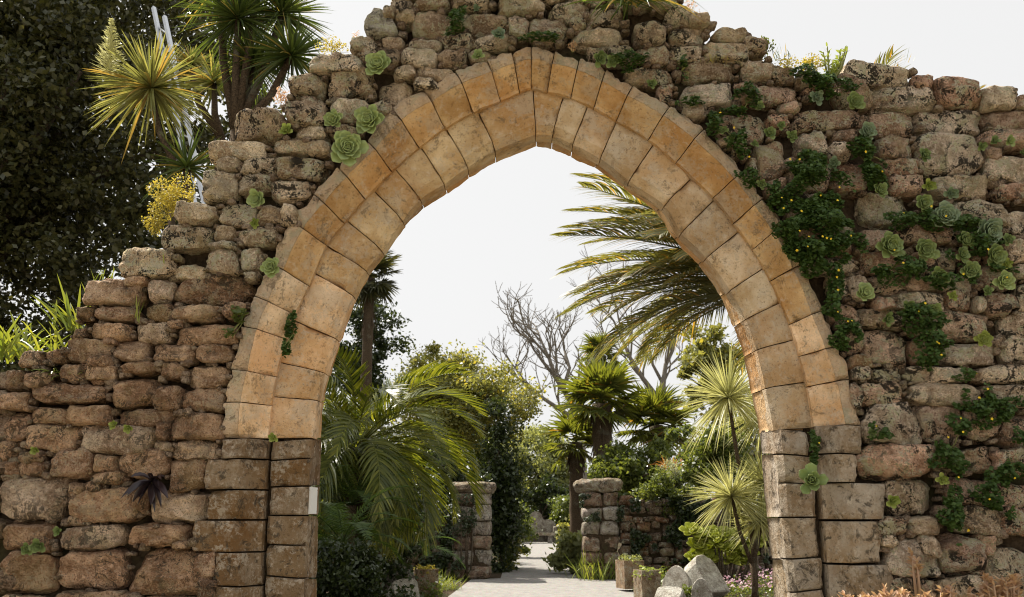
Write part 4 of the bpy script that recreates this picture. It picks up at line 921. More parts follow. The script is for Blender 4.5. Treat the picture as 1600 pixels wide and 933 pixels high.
def fan_mesh(name, R, mat, seed, pet=.7, nseg=24):
    st = RNG.bit_generator.state; rg = np.random.default_rng(seed); a = np.radians(np.linspace(-118, 118, nseg)) + rg.uniform(-.03, .03, nseg); pl = pet * R
    B = np.stack([np.full(nseg, pl), np.zeros(nseg), np.zeros(nseg)], 1); D = np.stack([np.cos(a), np.sin(a), .25 * np.cos(a) + rg.uniform(-.05, .05, nseg) + .12], 1)
    V, F = blades(B, D, R * (.75 + .3 * np.cos(a * .7)) * rg.uniform(.88, 1.05, nseg), R * .13, rg.uniform(.15, .45, nseg), 5, 3, np.array([0, 0, 1.0]), fold=.5)
    m_ = MB().add(V, F); m_.add(*tube([(0, 0, 0), (pl * .5, 0, .03), (pl, 0, 0)], [.02 * R, .014 * R, .010 * R], 5)); RNG.bit_generator.state = st
    return mesh(name, np.concatenate(m_.V), m_.F, mat)
def fan_palm(px, py, Y, R, n, label, seed, mat='fan', tr=.16, skirt=6, group='fan palms in the garden', elr=(80, -45)):
    c = P(px, py, Y); t = thing('fan_palm', label, 'palm', (c.x, c.y, 0), group); trunk_part(t, (0, 0, c.z), tr * 1.2, tr, 'palmbark', 1)
    ms = [fan_mesh('fan_leaf', R, M[mat], seed + i) for i in range(2)]; rr = random.Random(seed)
    for i in range(n):
        f = i / (n - 1); el = math.radians(elr[0] + (elr[1] - elr[0]) * f) + rr.uniform(-.12, .12)
        put('fan_leaf', ms[i % 2], t, (0, 0, c.z + .1 * (1 - f)), i * 2.39996, el, rr.uniform(-.4, .4), rr.uniform(.8, 1.1))
    if skirt:
        k = 60; az = rnd(0, 6.28, k); B = np.stack([np.cos(az) * tr, np.sin(az) * tr, c.z - rnd(.1, skirt * .16, k)], 1); D = np.stack([np.cos(az) * .35, np.sin(az) * .35, -np.ones(k)], 1)
        V, F = blades(B, D, rnd(.25, .6, k) * R, .05, .1, 3); obj('dead_leaf_skirt', V, F, M['palmbark'], t)
    return t
def sword_head(n, r, w, down=.45, droop=.18, cols=3):
    u = rnd(-down - .2, 1, n); az = np.arange(n) * 2.39996; h = np.sqrt(1 - np.clip(u, -.95, .98) ** 2)
    D = np.stack([np.cos(az) * h, np.sin(az) * h, u], 1); return blades(D * r * .03, D, r * rnd(.75, 1.08, n), w * rnd(.8, 1.15, n), droop * rnd(.3, 1.6, n) * (1.1 - u * .6), 6, cols)
def cordyline(heads, base, Y, label, mat, name='cordyline', nb=120, w=.035, tr=.06, group='cordylines with sword-shaped leaves', plume=None):
    """heads: (px, py, radius px, dy); base: px of the trunk foot"""
    b = P(base[0], base[1], Y); t = thing(name, label, 'cordyline', (b.x, Y, 0), group)
    fork = np.array([b.x, Y, b.z]); mb = MB(); mb.add(*tube([(b.x, Y, -.05), (b.x + .03, Y, b.z * .5), tuple(fork)], [tr * 1.6, tr * 1.35, tr * 1.2], 8))
    for px, py, rp, dy in heads:
        c = np.array(P(px, py, Y + dy)); r = rp / scl(px, py, Y + dy); mid = (fork + c) / 2 + np.array([(fork[0] - c[0]) * -.12, 0, -.05])
        mb.add(*tube([tuple(fork), tuple(mid), tuple(c)], [tr * 1.15, tr * .95, tr * .75], 8))
        V, F = sword_head(nb, r, w); obj('leaf_head', V, F, M[mat], t, tuple(c - np.array([b.x, Y, 0])))
    mb.build('trunk', M['palmbark'], t, None).location = (-b.x, -Y, 0)
    if plume:
        px, py, rx, ry = plume; c = P(px, py + ry, Y); k = scl(px, py, Y); n = 420
        s = rnd(0, 1, n); az = rnd(0, 6.28, n); B = np.stack([s * -.05, np.full(n, -.25), s * 2 * ry / k], 1); D = np.stack([np.cos(az), np.sin(az), rnd(.3, 1, n)], 1)
        V, F = blades(B, D, rx / k * (1.15 - s) * rnd(.5, 1, n), .014, .1, 4); obj('flower_plume', V, F, M['silver_y'], t, (c.x - b.x, 0, c.z))
    return t
M['silver_y'] = leaf_mat('creamy_flower_spike', (.50, .48, .30), (.62, .60, .40), .4, .5, .3, (1.2, 1.2, .8))
def crown_pts(nc, nl, R, cr, shell=.45, flat=.7, seed=0, zbias=0.0):
    rg = np.random.default_rng(seed); c = unit(rg.normal(0, 1, (nc, 3))) * (rg.uniform(0, 1, nc) ** shell)[:, None]
    c *= (1 + .18 * np.sin(c[:, :1] * 5 + seed) + .14 * np.sin(c[:, 2:] * 7 + seed * 2)); c = c * np.array(R)
    k = rg.integers(0, nc, nl); d = rg.normal(0, .48, (nl, 3)) * (cr * rg.uniform(.5, 1.4, nc)[k])[:, None]; d[:, 2] *= flat
    return c, c[k] + d
def tree(px, py, rx, ry, Y, nl, lsz, mat, label, name='tree', cat='tree', nc=55, depth=1.0, trunk=True, tr=None, group='trees and shrubs behind the arch', seed=None, shell=.45, cr=.26, bark='bark', aspect=.6):
    seed = seed if seed is not None else int(px + py * 3); k = scl(px, py, Y); c = P(px, py, Y); Rx, Rz = rx / k, ry / k; Ry = Rx * depth
    t = thing(name, label, cat, (c.x, Y, 0), group); cs, p = crown_pts(nc, nl, (Rx, Ry, Rz), cr * (Rx + Rz) / 2, shell, .75, seed)
    cz = np.array([0, 0, c.z]); p = p + cz; cs = cs + cz; p[:, 2] = np.maximum(p[:, 2], .02)
    V, F = leaves(p, rnd(lsz * .6, lsz * 1.3, nl), aspect, .3); obj('crown', V, F, M[mat], t)
    tr = tr or max(.04, .06 * Rx); mb = MB(); zf = max(.15, c.z - Rz * .55)
    mb.add(*tube([(0, 0, -.05), (.03, 0, zf * .5), (0, 0, zf)], [tr * 1.3, tr * 1.1, tr], 7))
    for q in cs[:18]: mb.add(*tube([(0, 0, zf), tuple((np.array([0, 0, zf]) * .45 + q * .55) + np.array([0, 0, .08 * Rz])), tuple(q)], [tr * .6, tr * .35, tr * .12], 5))
    mb.build('trunk', M[bark], t); return t
def bare_tree(limbs, Y, base, label, seed, r0=.16, spread=.6):
    rr = random.Random(seed); b = P(base[0], base[1], Y); t = thing('bare_tree', label, 'tree', (b.x, Y, 0), 'bare trees beyond the garden'); mt, mbr = MB(), MB()
    mt.add(*tube([(0, 0, -.05), (.05, 0, b.z * .5), (0, 0, b.z)], [r0 * 1.5, r0 * 1.25, r0 * 1.1], 8))
    def grow(p, d, L, r, lev):
        pts = [p]; q = p.copy(); dd = d.copy()
        for _ in range(3):
            dd = unit(dd + np.array([rr.gauss(0, .16), rr.gauss(0, .16), .10 + rr.gauss(0, .08)])); q = q + dd * L / 3; pts.append(q.copy())
        mbr.add(*tube(pts, np.linspace(r, r * .6, 4), 5 if lev < 2 else 4, False))
        if lev >= 5: return
        for k in range(3 if lev < 3 else 2):
            s = spread; nd = unit(dd + np.array([rr.gauss(0, s), rr.gauss(0, s), rr.gauss(0, s * .5)])); grow(pts[-1] if k < 2 else pts[2], nd, L * rr.uniform(.62, .86), r * .66, lev + 1)
    for limb in limbs:
        pts = [np.array(P(x, y, Y + dy)) - np.array([b.x, Y, 0]) for x, y, dy in limb[1:]]; r = limb[0]
        mt.add(*tube(pts, np.linspace(r, r * .55, len(pts)), 7)); d = unit(pts[-1] - pts[-2])
        for k in range(2): grow(pts[-1], unit(d + np.array([rr.gauss(0, .35), rr.gauss(0, .35), .2])), np.linalg.norm(pts[-1] - pts[0]) * .42, r * .5, 1)
        for q in pts[1:-1]:
            for k in range(2): grow(q, unit(d + np.array([rr.gauss(0, .6), rr.gauss(0, .6), .5])), np.linalg.norm(pts[-1] - pts[0]) * .36, r * .42, 2)
    mt.build('trunk', M['bare'], t); mbr.build('branches', M['bare'], t); return t

# ================================================================ BEHIND THE WALL, LEFT
tree(-5, 185, 345, 450, 15.5, 165000, .125, 'evergreen', 'huge dense dark evergreen tree filling the upper left behind the wall', name='evergreen_tree', nc=620, depth=.62, cr=.13, shell=.36, group=None, seed=4, tr=.3)
cordyline([(236, 138, 100, 0)], (275, 262), 10.0, 'single-headed cordyline with a creamy flower plume left of the ladder', 'cord', nb=270, w=.038, tr=.035, plume=(185, 85, 34, 46))
cordyline([(335, 130, 62, .4), (300, 100, 40, .9)], (345, 215), 10.6, 'smaller cordyline heads behind the ladder, between the two big cordylines', 'cord', nb=90, w=.045, tr=.045)
cordyline([(372, 30, 92, 0), (440, 22, 84, .3), (455, 88, 74, -.2), (395, 98, 66, .2), (405, -45, 90, .1), (345, -20, 80, .4)], (368, 205), 10.0, 'big many-headed dark cordyline rising over the left wall', 'cord_d', nb=210, w=.034, tr=.05)
cordyline([(292, 262, 72, 0)], (294, 300), 9.2, 'low upright sword-leaved cordyline just behind the yellow sedum', 'cord_d', nb=70, w=.04, tr=.05)
# aluminium ladder leaning in the evergreen
ld = thing('ladder', 'aluminium ladder leaning against the dark evergreen tree', 'ladder', (P(300, 235, 10.8).x, 10.8, 0))
top1, top2 = np.array(P(240, 12, 12.2)), np.array(P(257, 26, 12.0)); org = np.array([P(300, 235, 10.8).x, 10.8, 0])
bot1, bot2 = np.array(P(300, 300, 10.8)), np.array(P(316, 300, 10.6)); rails = []
for a_, b_ in ((bot1, top1), (bot2, top2)):
    d_ = (b_ - a_); g_ = a_ - d_ * (a_[2] / d_[2]); rails.append((g_, b_)); V, F = tube([g_ - org, (g_ + b_) / 2 - org, b_ - org], .035, 4); obj('rail', V, F, M['metal'], ld, smooth=False)
for k in range(1, 22):
    f = k / 22; p, q = rails[0][0] * (1 - f) + rails[0][1] * f, rails[1][0] * (1 - f) + rails[1][1] * f; V, F = tube([p - org, q - org], .014, 6); obj('rung', V, F, M['metal'], ld)

# ================================================================ GARDEN MASONRY
GY = PZ(800, 906).y
def masonry(name, label, cat, px0, px1, pyt, Y, depth, courses, nper, tints, seed, p=6, cap=None, base_z=0.0, slope=0.0):
    """a squared or rubble wall face of individual stones over a mortar core"""
    a, b = P(px0, 850, Y), P(px1, 850, Y); zt_ = P((px0 + px1) / 2, pyt, Y).z; W = b.x - a.x
    t = thing(name, label, cat, ((a.x + b.x) / 2, Y + depth / 2, 0)); t['kind'] = 'thing'
    V, F = boxv(-W / 2 + .09, -depth / 2 + .13, -.03, W / 2 - .09, depth / 2 - .13, zt_ - .08); obj('core', V, F, M['mortar'], t, smooth=False)
    rr = random.Random(seed); hs = [rr.uniform(.7, 1.3) for _ in range(courses)]; tot = sum(hs); z = 0
    for ci, h in enumerate(hs):
        h = h / tot * zt_; ws = [rr.uniform(.6, 1.5) for _ in range(nper + rr.randint(-1, 1) if nper > 3 else nper)]; tw = sum(ws); x = -W / 2
        for w in ws:
            w = w / tw * W; 
            if slope and z + h > zt_ + slope * (x + W / 2) + h * .5: x += w; continue
            V, F = stone_shape(w * (rr.uniform(.85, 1.12) if nper > 3 else 1.0), h * (rr.uniform(.8, 1.15) if nper > 3 else 1.0), depth * (1.0 if nper <= 3 else .45), seed * 100 + ci * 20 + int(x * 50), p=p, res=7, chips=3, rough=.8)
            zj = rr.uniform(-.05, .05) if nper > 3 else rr.uniform(-.008, .008); o = obj('stone', V, F, M['pier'], t, (x + w / 2, (0 if nper <= 3 else -depth / 2 + depth * .22) + rr.uniform(-.03, .03), z + h / 2 + zj)); o.rotation_euler = (rr.uniform(-.05, .05), rr.gauss(0, .08 if nper > 3 else .012), 0); c_ = rr.choice(tints); o.color = (*c_, 1); x += w
        z += h
    if cap:
        V, F = stone_shape(W * cap[0], cap[1], depth * 1.15, seed * 7, p=4.5, res=14, chips=8, rough=2.2); o = obj('cap_stone', V, F, M['pier'], t, (0, 0, zt_ + cap[1] * .45)); o.color = (.42, .33, .25, 1); o.rotation_euler = (0, cap[2], 0)
    return t
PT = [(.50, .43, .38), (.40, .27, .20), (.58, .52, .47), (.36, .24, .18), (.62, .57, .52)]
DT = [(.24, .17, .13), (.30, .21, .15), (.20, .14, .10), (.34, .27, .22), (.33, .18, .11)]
masonry('gate_pier', 'left stone gate pier with pale lichened blocks beside the path', 'gate pier', 707, 767, 770, GY, .95, 6, 2, PT, 3, 9, (1.22, .28, .02))
masonry('gate_pier', 'right stone gate pier with a rough overhanging cap beside the path', 'gate pier', 912, 968, 768, GY, .95, 6, 2, PT, 5, 9, (1.42, .34, -.05))
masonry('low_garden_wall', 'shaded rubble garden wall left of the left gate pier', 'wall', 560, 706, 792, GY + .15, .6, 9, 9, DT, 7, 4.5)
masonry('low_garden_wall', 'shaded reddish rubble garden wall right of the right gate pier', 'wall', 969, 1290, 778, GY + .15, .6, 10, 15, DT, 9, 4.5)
def ivy(px0, px1, py0, py1, Y, n, lsz, mat, label):
    c = P((px0 + px1) / 2, py1, Y); t = thing('ivy', label, 'ivy', c, 'ivy on the garden walls'); q = np.stack([rnd(px0, px1, n), rnd(py0, py1, n)], 1)
    pts = np.array([P(x, y, Y) for x, y in q]) - np.array(c); lump = np.array([mnoise.fractal(Vector((x * 1.3, 4, z * 1.3)), .8, 2, 3) for x, y, z in pts]); pts = pts[lump > -.02]; lump = lump[lump > -.02]
    pts[:, 1] -= rnd(.02, .16, len(pts)) * (.4 + lump); V, F = leaves(pts, rnd(lsz * .6, lsz * 1.3, len(pts)), .85, .3, .3, np.array([0, -.8, .2])); obj('foliage', V, F, M[mat], t)
    mb = MB()
    for i in range(10):
        p = pts[RNG.integers(len(pts))]; mb.add(*tube([(p[0] * .8, .0, -.02), (p[0] * .95, -.01, p[2] * .5), tuple(p)], [.02, .014, .006], 5))
    mb.build('stems', M['bark'], t)
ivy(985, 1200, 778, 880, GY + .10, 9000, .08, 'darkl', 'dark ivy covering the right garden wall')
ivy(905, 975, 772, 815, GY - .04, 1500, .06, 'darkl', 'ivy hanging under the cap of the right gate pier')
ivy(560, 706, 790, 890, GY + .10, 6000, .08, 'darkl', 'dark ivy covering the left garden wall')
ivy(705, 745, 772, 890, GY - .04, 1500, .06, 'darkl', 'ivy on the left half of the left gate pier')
# stone seat at the far end of the path
SY = PZ(838, 849).y; sc_ = scl(838, 830, SY); bc = PZ(838, 849)
bn = thing('stone_bench', 'pale carved stone seat with a rounded centre crest at the end of the path', 'bench', (bc.x, SY, 0))
prof = [(-1.05, .05), (-1.05, .95), (-.95, 1.12), (-.7, 1.22), (-.42, 1.18), (-.34, 1.30), (-.30, 1.46), (-.2, 1.58), (0, 1.64), (.2, 1.58), (.30, 1.46), (.34, 1.30), (.42, 1.18), (.7, 1.22), (.95, 1.12), (1.05, .95), (1.05, .05)]
n_ = len(prof); V = [(x, .25, z) for x, z in prof] + [(x, .47, z) for x, z in prof]; F = [tuple(range(n_)), tuple(range(2 * n_ - 1, n_ - 1, -1))] + [(i, i + n_, (i + 1) % n_ + n_, (i + 1) % n_) for i in range(n_)]
o = obj('backrest', V, F, M['bankstone'], bn, smooth=False); o.color = (.30, .27, .23, 1)
V, F = boxv(-.98, -.32, .40, .98, .26, .54); o = obj('seat', V, F, M['bankstone'], bn, smooth=False); o.color = (.40, .34, .25, 1)
for s in (-1, 1):
    V, F = boxv(s * .72 - .12, -.22, 0, s * .72 + .12, .2, .40); o = obj('leg', V, F, M['bankstone'], bn, smooth=False); o.color = (.26, .23, .2, 1)
    V, F = stone_shape(.2, .34, .6, 31 + s, 6, .6, 8, 2); o = obj('armrest', V, F, M['bankstone'], bn, (s * .98, -.02, .70)); o.color = (.33, .3, .25, 1)
# carved stone fragments by the path
def round_slab(px, py, wpx, hpx, Y, thick, yaw, tilt, label, tint, squat=.5, name='carved_stone'):
    k = scl(px, py, Y); w, h = wpx / k, hpx / k; c = P(px, py, Y); t = thing(name, label, 'stone', (c.x, Y, c.z - h / 2), 'carved stone fragments by the path')
    pr = [(-w / 2, 0), (-w / 2, h * (1 - squat))] + [(math.cos(a) * w / 2, h * (1 - squat) + math.sin(a) * h * squat) for a in np.linspace(PI, 0, 14)[1:-1]] + [(w / 2, h * (1 - squat)), (w / 2, 0)]
    n_ = len(pr); e = .04 * w; V = []
    for y_, sh in ((-thick / 2, .95), (-thick / 2 + e, 1.0), (thick / 2 - e, 1.0), (thick / 2, .95)): V += [(x * sh, y_, h * .5 + (z - h * .5) * sh) for x, z in pr]
    F = [tuple(range(n_)), tuple(range(4 * n_ - 1, 3 * n_ - 1, -1))]
    for l in range(3): F += [(l * n_ + i, (l + 1) * n_ + i, (l + 1) * n_ + (i + 1) % n_, l * n_ + (i + 1) % n_) for i in range(n_)]
    V = np.array(V); V += (nz(V, 6, int(px), 3) * .018)[:, None] * unit(V - np.array([0, 0, h / 2])); o = obj('block', V, F, M['bankstone'], t, smooth=False); o.color = (*tint, 1); o.data.set_sharp_from_angle(angle=.5)
    t.rotation_euler = (tilt, 0, yaw); return t
NY = 17.3
round_slab(1114, 898, 46, 66, NY + .5, .40, .62, -.62, 'tall pale round-topped carved stone leaning back at the right of the path', (.80, .77, .70), .35)
round_slab(1056, 912, 46, 52, NY - .3, .30, -.45, -.4, 'half-round grey carved stone left of the tall pale one', (.62, .58, .51), .8)
round_slab(1096, 928, 36, 44, NY - 1.0, .28, -.1, -.3, 'small half-round carved stone in front of the tall pale one', (.66, .62, .55), .8)
round_slab(1040, 936, 44, 44, NY - 1.2, .30, -.6, -.8, 'pale flat slab sloping in front of the half-round grey stone', (.80, .77, .70), .15)
round_slab(622, 905, 48, 40, NY + .2, .5, .35, -.2, 'dark rounded boulder-like carved stone left of the path', (.36, .31, .28), .6)
round_slab(633, 928, 42, 40, NY - .6, .4, .5, -.5, 'pale sloping slab in front of the dark rounded stone left of the path', (.60, .57, .50), .2)
def trough(px, py, wpx, hpx, Y, label, tint, mat='bankstone', yaw=.3):
    k = scl(px, py, Y); w, h = wpx / k, hpx / k; c = P(px, py + hpx / 2, Y); t = thing('stone_planter', label, 'planter', (c.x, Y, max(0, c.z))); t.rotation_euler = (0, 0, yaw); e = .07
    for nm, bx_ in (('side', (-w / 2, -w / 2, 0, w / 2, -w / 2 + e, h)), ('side', (-w / 2, w / 2 - e, 0, w / 2, w / 2, h)), ('side', (-w / 2, -w / 2 + e + .002, 0, -w / 2 + e, w / 2 - e - .002, h * .995)), ('side', (w / 2 - e, -w / 2 + e + .002, 0, w / 2, w / 2 - e - .002, h * .99))):
        V, F = boxv(*bx_); o = obj(nm, V, F, M[mat], t, smooth=False); o.color = (*tint, 1)
    V, F = boxv(-w / 2 + e, -w / 2 + e, .02, w / 2 - e, w / 2 - e, h * .85); obj('earth', V, F, M['soil'], t, smooth=False); return t
trough(985, 898, 34, 42, 19.8, 'square stone planter filled with leaves right of the gate', (.40, .27, .17))
trough(1012, 922, 32, 44, 18.0, 'second square stone planter nearer the carved stones', (.38, .28, .19))
trough(664, 918, 34, 44, 18.2, 'brown square stone planter left of the path', (.36, .25, .15))

# ================================================================ GARDEN PLANTS
date_palm(556, 700, 14.0, 2.15, 62, 'palm', 'sunlit low date palm with arching fronds inside the left of the arch', 21, (74, -34), bend=1.75, droop=.42)
date_palm(1235, 452, 12.0, 2.95, 150, 'palm_d', 'tall date palm reaching in from behind the right side of the arch', 33, (56, 4), bend=.72, nl=64, lw=.018, ll=.40, droop=.5)
fan_palm(578, 432, 30, .8, 24, 'tall thin fan palm with a dark skirt behind the left of the arch', 41, mat='evergreen', tr=.16, skirt=12, elr=(80, -70))
fan_palm(940, 632, 27, .92, 26, 'broad fan palm with a shaggy trunk in the centre behind the right pier', 43, tr=.26, skirt=9)
fan_palm(938, 556, 33, .60, 24, 'taller fan palm with orange lower leaves above the broad one', 45, tr=.2, skirt=5, elr=(75, -50))
fan_palm(1025, 665, 28, .85, 24, 'dark fan palm right of the broad central one', 47, tr=.2, skirt=5)
fan_palm(900, 692, 29, .8, 18, 'low fan palm left of the broad central one', 49, tr=.2, skirt=5)
cordyline([(1138, 622, 92, 0), (1192, 650, 78, .5)], (1172, 800), 18.0, 'yellowish cordyline with a big round head inside the right of the arch', 'cord_y', nb=300, w=.034, tr=.045)
cordyline([(1143, 776, 76, 0), (1195, 755, 66, .4), (1188, 815, 60, .2)], (1175, 880), 17.6, 'low yellowish cordyline beside the right jamb under the taller one', 'cord_y', nb=280, w=.032, tr=.04)
bare_tree([(.17, (905), 668, 0)] and [(.17, (905, 668, 0), (893, 630, .3), (868, 590, .2), (858, 560, 0)), (.13, (898, 655, 0), (875, 640, -.4), (848, 622, -.6), (826, 606, -.8)), (.11, (880, 608, .2), (890, 575, .6), (882, 548, .8)), (.10, (868, 590, .2), (848, 565, .4), (835, 548, .5))], 46, (908, 690), 'leafless fan-shaped tree against the sky in the middle of the arch', 3, .2)
bare_tree([(.17, (1037, 640, 0), (1036, 600, .2), (1040, 570, .3), (1052, 545, .3)), (.15, (1034, 630, 0), (1005, 592, -.3), (985, 560, -.3), (972, 530, -.2)), (.10, (1036, 600, .2), (1020, 570, .5), (1015, 545, .6))], 48, (1038, 670), 'leafless tree with a forked trunk right of the central fan palms', 9, .2)
tree(715, 630, 100, 72, 28, 34000, .12, 'olive', 'pale olive-green tree above the left garden wall', nc=150, cr=.24)
tree(782, 765, 17, 128, 26, 12000, .12, 'darkl', 'dark narrow conical tree behind the left gate pier', nc=50, cr=.35)
tree(850, 725, 66, 62, 58, 16000, .24, 'greygreen', 'grey-green bushy tree above the stone seat', nc=90)
tree(838, 795, 66, 50, 55, 8000, .22, 'darkl', 'dark shrub in the shade right behind the stone seat', name='shrub', cat='shrub', nc=50)
tree(788, 815, 24, 46, 50, 5000, .2, 'darkl', 'dark shrub left of the stone seat', name='shrub', cat='shrub', nc=30, cr=.35)
tree(890, 808, 24, 48, 50, 5000, .2, 'mid', 'green shrub right of the stone seat', name='shrub', cat='shrub', nc=30, cr=.35)
tree(1118, 590, 50, 80, 30, 13000, .16, 'olive', 'olive-green tree below the tall date palm at the right', nc=60, cr=.24)
tree(985, 735, 66, 42, 25.5, 9000, .13, 'mid', 'dark glossy shrub behind the right gate pier', name='shrub', cat='shrub', nc=60)
tree(1040, 772, 62, 26, 23.6, 8000, .09, 'mid', 'mid-green shrub sprawling over the right garden wall', name='shrub', cat='shrub', nc=50, depth=.6)
tree(1052, 745, 30, 20, 23.9, 4500, .05, 'silver', 'silvery rounded shrub on top of the right garden wall', name='shrub', cat='shrub', nc=40, cr=.3)
tree(1118, 712, 64, 62, 21.5, 12000, .11, 'mid', 'glossy green shrub left of the big yellowish cordyline', name='shrub', cat='shrub', nc=60)
tree(556, 555, 62, 120, 35, 12000, .17, 'darkl', 'dark loose tree around the tall thin fan palm', nc=60, cr=.22)
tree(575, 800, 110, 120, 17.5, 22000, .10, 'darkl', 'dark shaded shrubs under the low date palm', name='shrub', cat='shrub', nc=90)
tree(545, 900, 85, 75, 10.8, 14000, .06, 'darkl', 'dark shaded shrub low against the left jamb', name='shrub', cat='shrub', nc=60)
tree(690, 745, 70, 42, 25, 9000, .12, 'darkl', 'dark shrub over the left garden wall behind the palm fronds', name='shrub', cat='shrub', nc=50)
tree(500, 715, 240, 90, 62, 14000, .42, 'evergreen', 'far dark tree at the left behind the date palm', nc=60)
tree(760, 730, 90, 75, 66, 7000, .42, 'mid', 'far green tree behind the dark conical one', nc=50)
tree(960, 765, 110, 50, 64, 9000, .42, 'evergreen', 'far dark tree behind the central fan palms', nc=60)
tree(1290, 712, 270, 88, 60, 16000, .42, 'evergreen', 'far dark tree behind the glossy shrub at the right', nc=60)
tree(797, 866, 16, 32, 27, 5000, .11, 'olive', 'yellow-green border plant along the left edge of the far path', name='shrub', cat='shrub', nc=25, cr=.4)
tree(800, 832, 24, 44, 34, 4000, .13, 'mid', 'leafy green border shrub behind the left gate pier', name='shrub', cat='shrub', nc=25, cr=.4)
tree(894, 864, 25, 32, 25.0, 5000, .17, 'greygreen', 'broad-leaved grey-green border plant along the right edge of the path', name='shrub', cat='shrub', nc=22, cr=.4)
tree(893, 836, 20, 34, 32, 4000, .15, 'olive', 'yellowish border plant beyond the right gate pier', name='shrub', cat='shrub', nc=22, cr=.4)
def gtuft(px, py, n, L, W, mat, label, name='strap_leaf_plant', cat='plant', spread=.7, droop=.5, base_r=.15, cols=3, Yo=None, up=1.0):
    c = PZ(px, py) if Yo is None else Vector((P(px, py, Yo).x, Yo, 0)); t = thing(name, label, cat, c, 'low plants in the garden beds')
    B = np.stack([RNG.normal(0, base_r, n), RNG.normal(0, base_r, n), np.zeros(n)], 1); a = rnd(0, 6.28, n); s = np.sqrt(rnd(0, 1, n)) * spread
    V, F = blades(B, np.stack([np.cos(a) * s, np.sin(a) * s, np.full(n, up)], 1), rnd(L * .5, L, n), rnd(W * .6, W, n), rnd(.1, droop, n), 6, cols); obj('blades', V, F, M[mat], t); return t
gtuft(938, 905, 170, 1.0, .045, 'grass_b', 'bright strap-leaved clump at the foot of the right gate pier', base_r=.3)
gtuft(962, 903, 110, .9, .04, 'mid', 'darker strap-leaved clump beside the bright one at the right pier', base_r=.2)
gtuft(690, 922, 130, .55, .022, 'grass_b', 'sunlit yellow-green grass clump left of the path', base_r=.2, spread=1)
gtuft(700, 905, 90, .6, .03, 'fern', 'dark green grassy clump at the foot of the left gate pier', base_r=.2, spread=1)
gtuft(655, 912, 80, .6, .03, 'grass_b', 'small bright clump behind the brown planter', base_r=.2, spread=.9)
# ferns under the date palm
ferns = [frond_mesh('fern_frond', 1.15, M['fern'], nl=34, bend=1.3, lw=.035, ll=.34, vee=.1, seed=60 + i, ang=70, droop=.1, stalk=.15, taper=.9) for i in range(2)]
for px, py, Y, n, lab in ((535, 850, 11.5, 18, 'dark fern against the left jamb at the bottom of the arch'), (590, 835, 14.0, 18, 'fern right of the dark one under the date palm'), (548, 790, 13.0, 16, 'taller fern under the hanging palm fronds at the left'), (640, 858, 18.0, 14, 'fern in front of the left garden wall')):
    c = P(px, py, Y); t = thing('fern', lab, 'fern', (c.x, Y, 0), 'ferns under the date palm'); trunk_part(t, (0, 0, c.z), .09, .07, 'palmbark', 1)
    for i in range(n): put('fern_frond', ferns[i % 2], t, (0, 0, c.z), i * 2.39996, math.radians(70 - 62 * i / n), random.uniform(-.2, .2), random.uniform(.8, 1.1))
# tree aeonium clump beside the right jamb
ta = thing('tree_aeonium', 'bushy yellow-green tree aeonium in front of the right garden wall', 'succulent', (P(1130, 845, 20.5).x, 20.5, 0))
M['ros_lime'] = leaf_mat('lime_rosette_leaf', (.42, .46, .08), (.58, .60, .16), .35, .4, .35, (1.3, 1.3, .6)); mb = MB()
for i, (x, y, r) in enumerate([(1082, 832, 11), (1098, 838, 12), (1114, 836, 12), (1132, 838, 12), (1150, 838, 11), (1165, 846, 11), (1090, 856, 13), (1108, 856, 12), (1127, 854, 12), (1143, 857, 12), (1160, 860, 12), (1178, 852, 10), (1100, 846, 11), (1122, 846, 11), (1140, 848, 11), (1172, 866, 10), (1184, 842, 9), (1085, 872, 11), (1104, 874, 12), (1124, 872, 12), (1142, 875, 11), (1160, 876, 11)]):
    dy = random.uniform(-.25, .25); o = rosette(x, y, r + 8, 'lime', '', Y=20.5 + dy, n=24, axis=(random.uniform(-.3, .3), -.7, .8), parts=False, root=ta); p = np.array(o.location)
    mb.add(*tube([(p[0] * .35, p[1] * .35, -.02), (p[0] * .8, p[1] * .8, p[2] * .55), (p[0], p[1], p[2] - .03)], [.03, .022, .018], 6))
mb.build('stems', M['bark'], ta)
# flower carpets and little plants round the stones
def carpet(px0, px1, py0, py1, n, hgt, lsz, mat, label, name, fl=None, nf=0):
    c = PZ((px0 + px1) / 2, (py0 + py1) / 2); a, b = PZ(px0, py1), PZ(px1, py0); t = thing(name, label, 'flower bed', (c.x, c.y, 0))
    q = np.stack([rnd(px0, px1, n), rnd(py0, py1, n)], 1); pts = np.array([PZ(x, y) for x, y in q]) - np.array(c); lump = np.array([mnoise.noise(Vector((x * 1.6, y * 1.6, 0))) for x, y, z in pts]); pts[:, 2] = rnd(0, 1, n) * hgt * (1 + .8 * lump)
    V, F = leaves(pts, rnd(lsz * .6, lsz * 1.3, n), .6, .5); o = obj('foliage', V, F, M[mat], t); o['kind'] = 'stuff'
    if nf:
        i = RNG.integers(0, n, nf); pf = pts[i].copy(); pf[:, 2] = hgt * (1 + .8 * lump[i]) + rnd(0, .06, nf); V, F = leaves(pf, rnd(.035, .07, nf), 1.0, .8); o = obj('blossom', V, F, M[fl], t); o['kind'] = 'stuff'
    return t
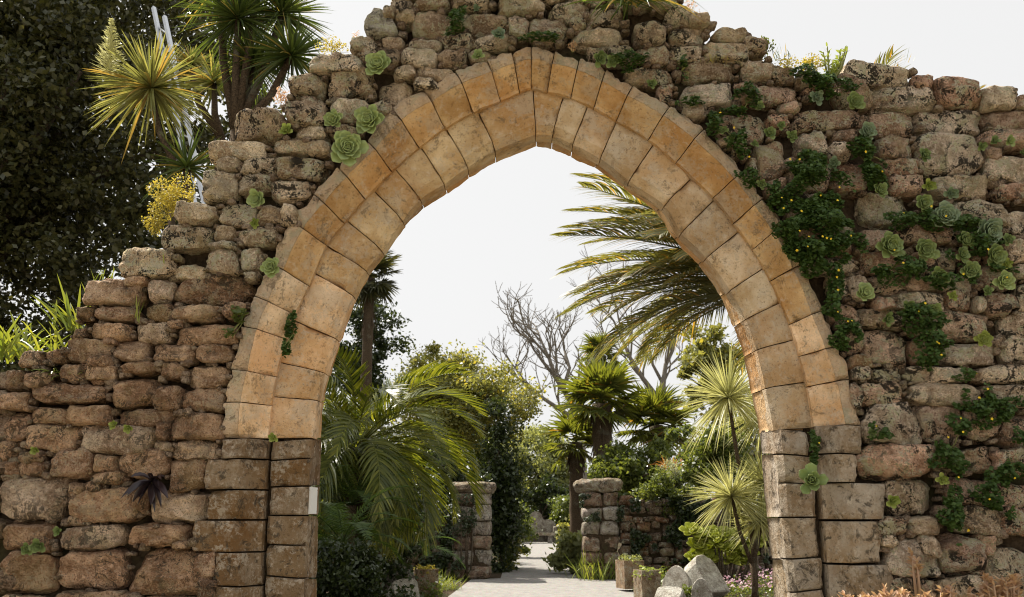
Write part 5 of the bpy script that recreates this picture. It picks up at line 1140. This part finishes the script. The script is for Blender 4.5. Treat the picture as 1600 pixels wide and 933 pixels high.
carpet(1105, 1260, 868, 938, 9000, .22, .06, 'mid', 'carpet of pale pink flowers between the carved stones and the right jamb', 'flower_carpet', 'flower_p', 1500)
carpet(990, 1110, 888, 930, 5000, .28, .07, 'mid', 'leafy groundcover with a few red flowers round the carved stones', 'groundcover', 'flower_r', 45)
carpet(560, 690, 895, 940, 7000, .26, .08, 'mid', 'shaded groundcover with sparse red flowers left of the path', 'groundcover', 'flower_r', 30)
carpet(1000, 1300, 850, 880, 7000, .5, .09, 'darkl', 'dark groundcover along the foot of the right garden wall', 'groundcover')
carpet(500, 720, 868, 905, 7000, .5, .09, 'darkl', 'dark groundcover along the foot of the left garden wall', 'groundcover')
bush(985, 876, 20, 10, 19.8, 700, .06, 'greygreen', 'pale leafy plant spilling over the square stone planter', group='low plants in the garden beds')
bush(1012, 896, 22, 10, 18.0, 700, .06, 'ros_yellow', 'yellow-green leafy plant in the second stone planter', group='low plants in the garden beds')
bush(664, 892, 20, 9, 18.2, 600, .06, 'sedum', 'ochre leafy plant in the brown stone planter', group='low plants in the garden beds')
bush(1075, 925, 16, 10, 16.4, 500, .05, 'mid', 'small green plant with red flowers in front of the carved stones', group='low plants in the garden beds')
gtuft(1050, 722, 60, .8, .05, 'orange', 'orange-leaved spiky plant on top of the right garden wall', 'bromeliad', 'plant', 1.2, .9, .1, 3, 24.2)
bpy.context.scene.objects['bromeliad'].location.z = P(1050, 735, 24.2).z
fs = thing('flower_stalk', 'pale flower head on a leaning stalk above the stone planter', 'flower', (PZ(1040, 885).x, PZ(1040, 885).y, 0), 'low plants in the garden beds'); fy = fs.location.y
h_ = P(1020, 858, fy); f_ = P(1042, 882, fy); st, sf = tube([Vector((0, 0, 0)), f_ - fs.location, h_ - fs.location], [.02, .018, .013], 6); obj('stalk', st, sf, M['silver_y'], fs)
n = 60; az = rnd(0, 6.28, n); u = rnd(-.3, 1, n); V, F = blades(np.zeros((n, 3)), np.stack([np.cos(az), np.sin(az), u], 1), .13, .05, .1, 3, prof='lens'); obj('flower_head', V, F, M['ros_lime'], fs, h_ - fs.location)
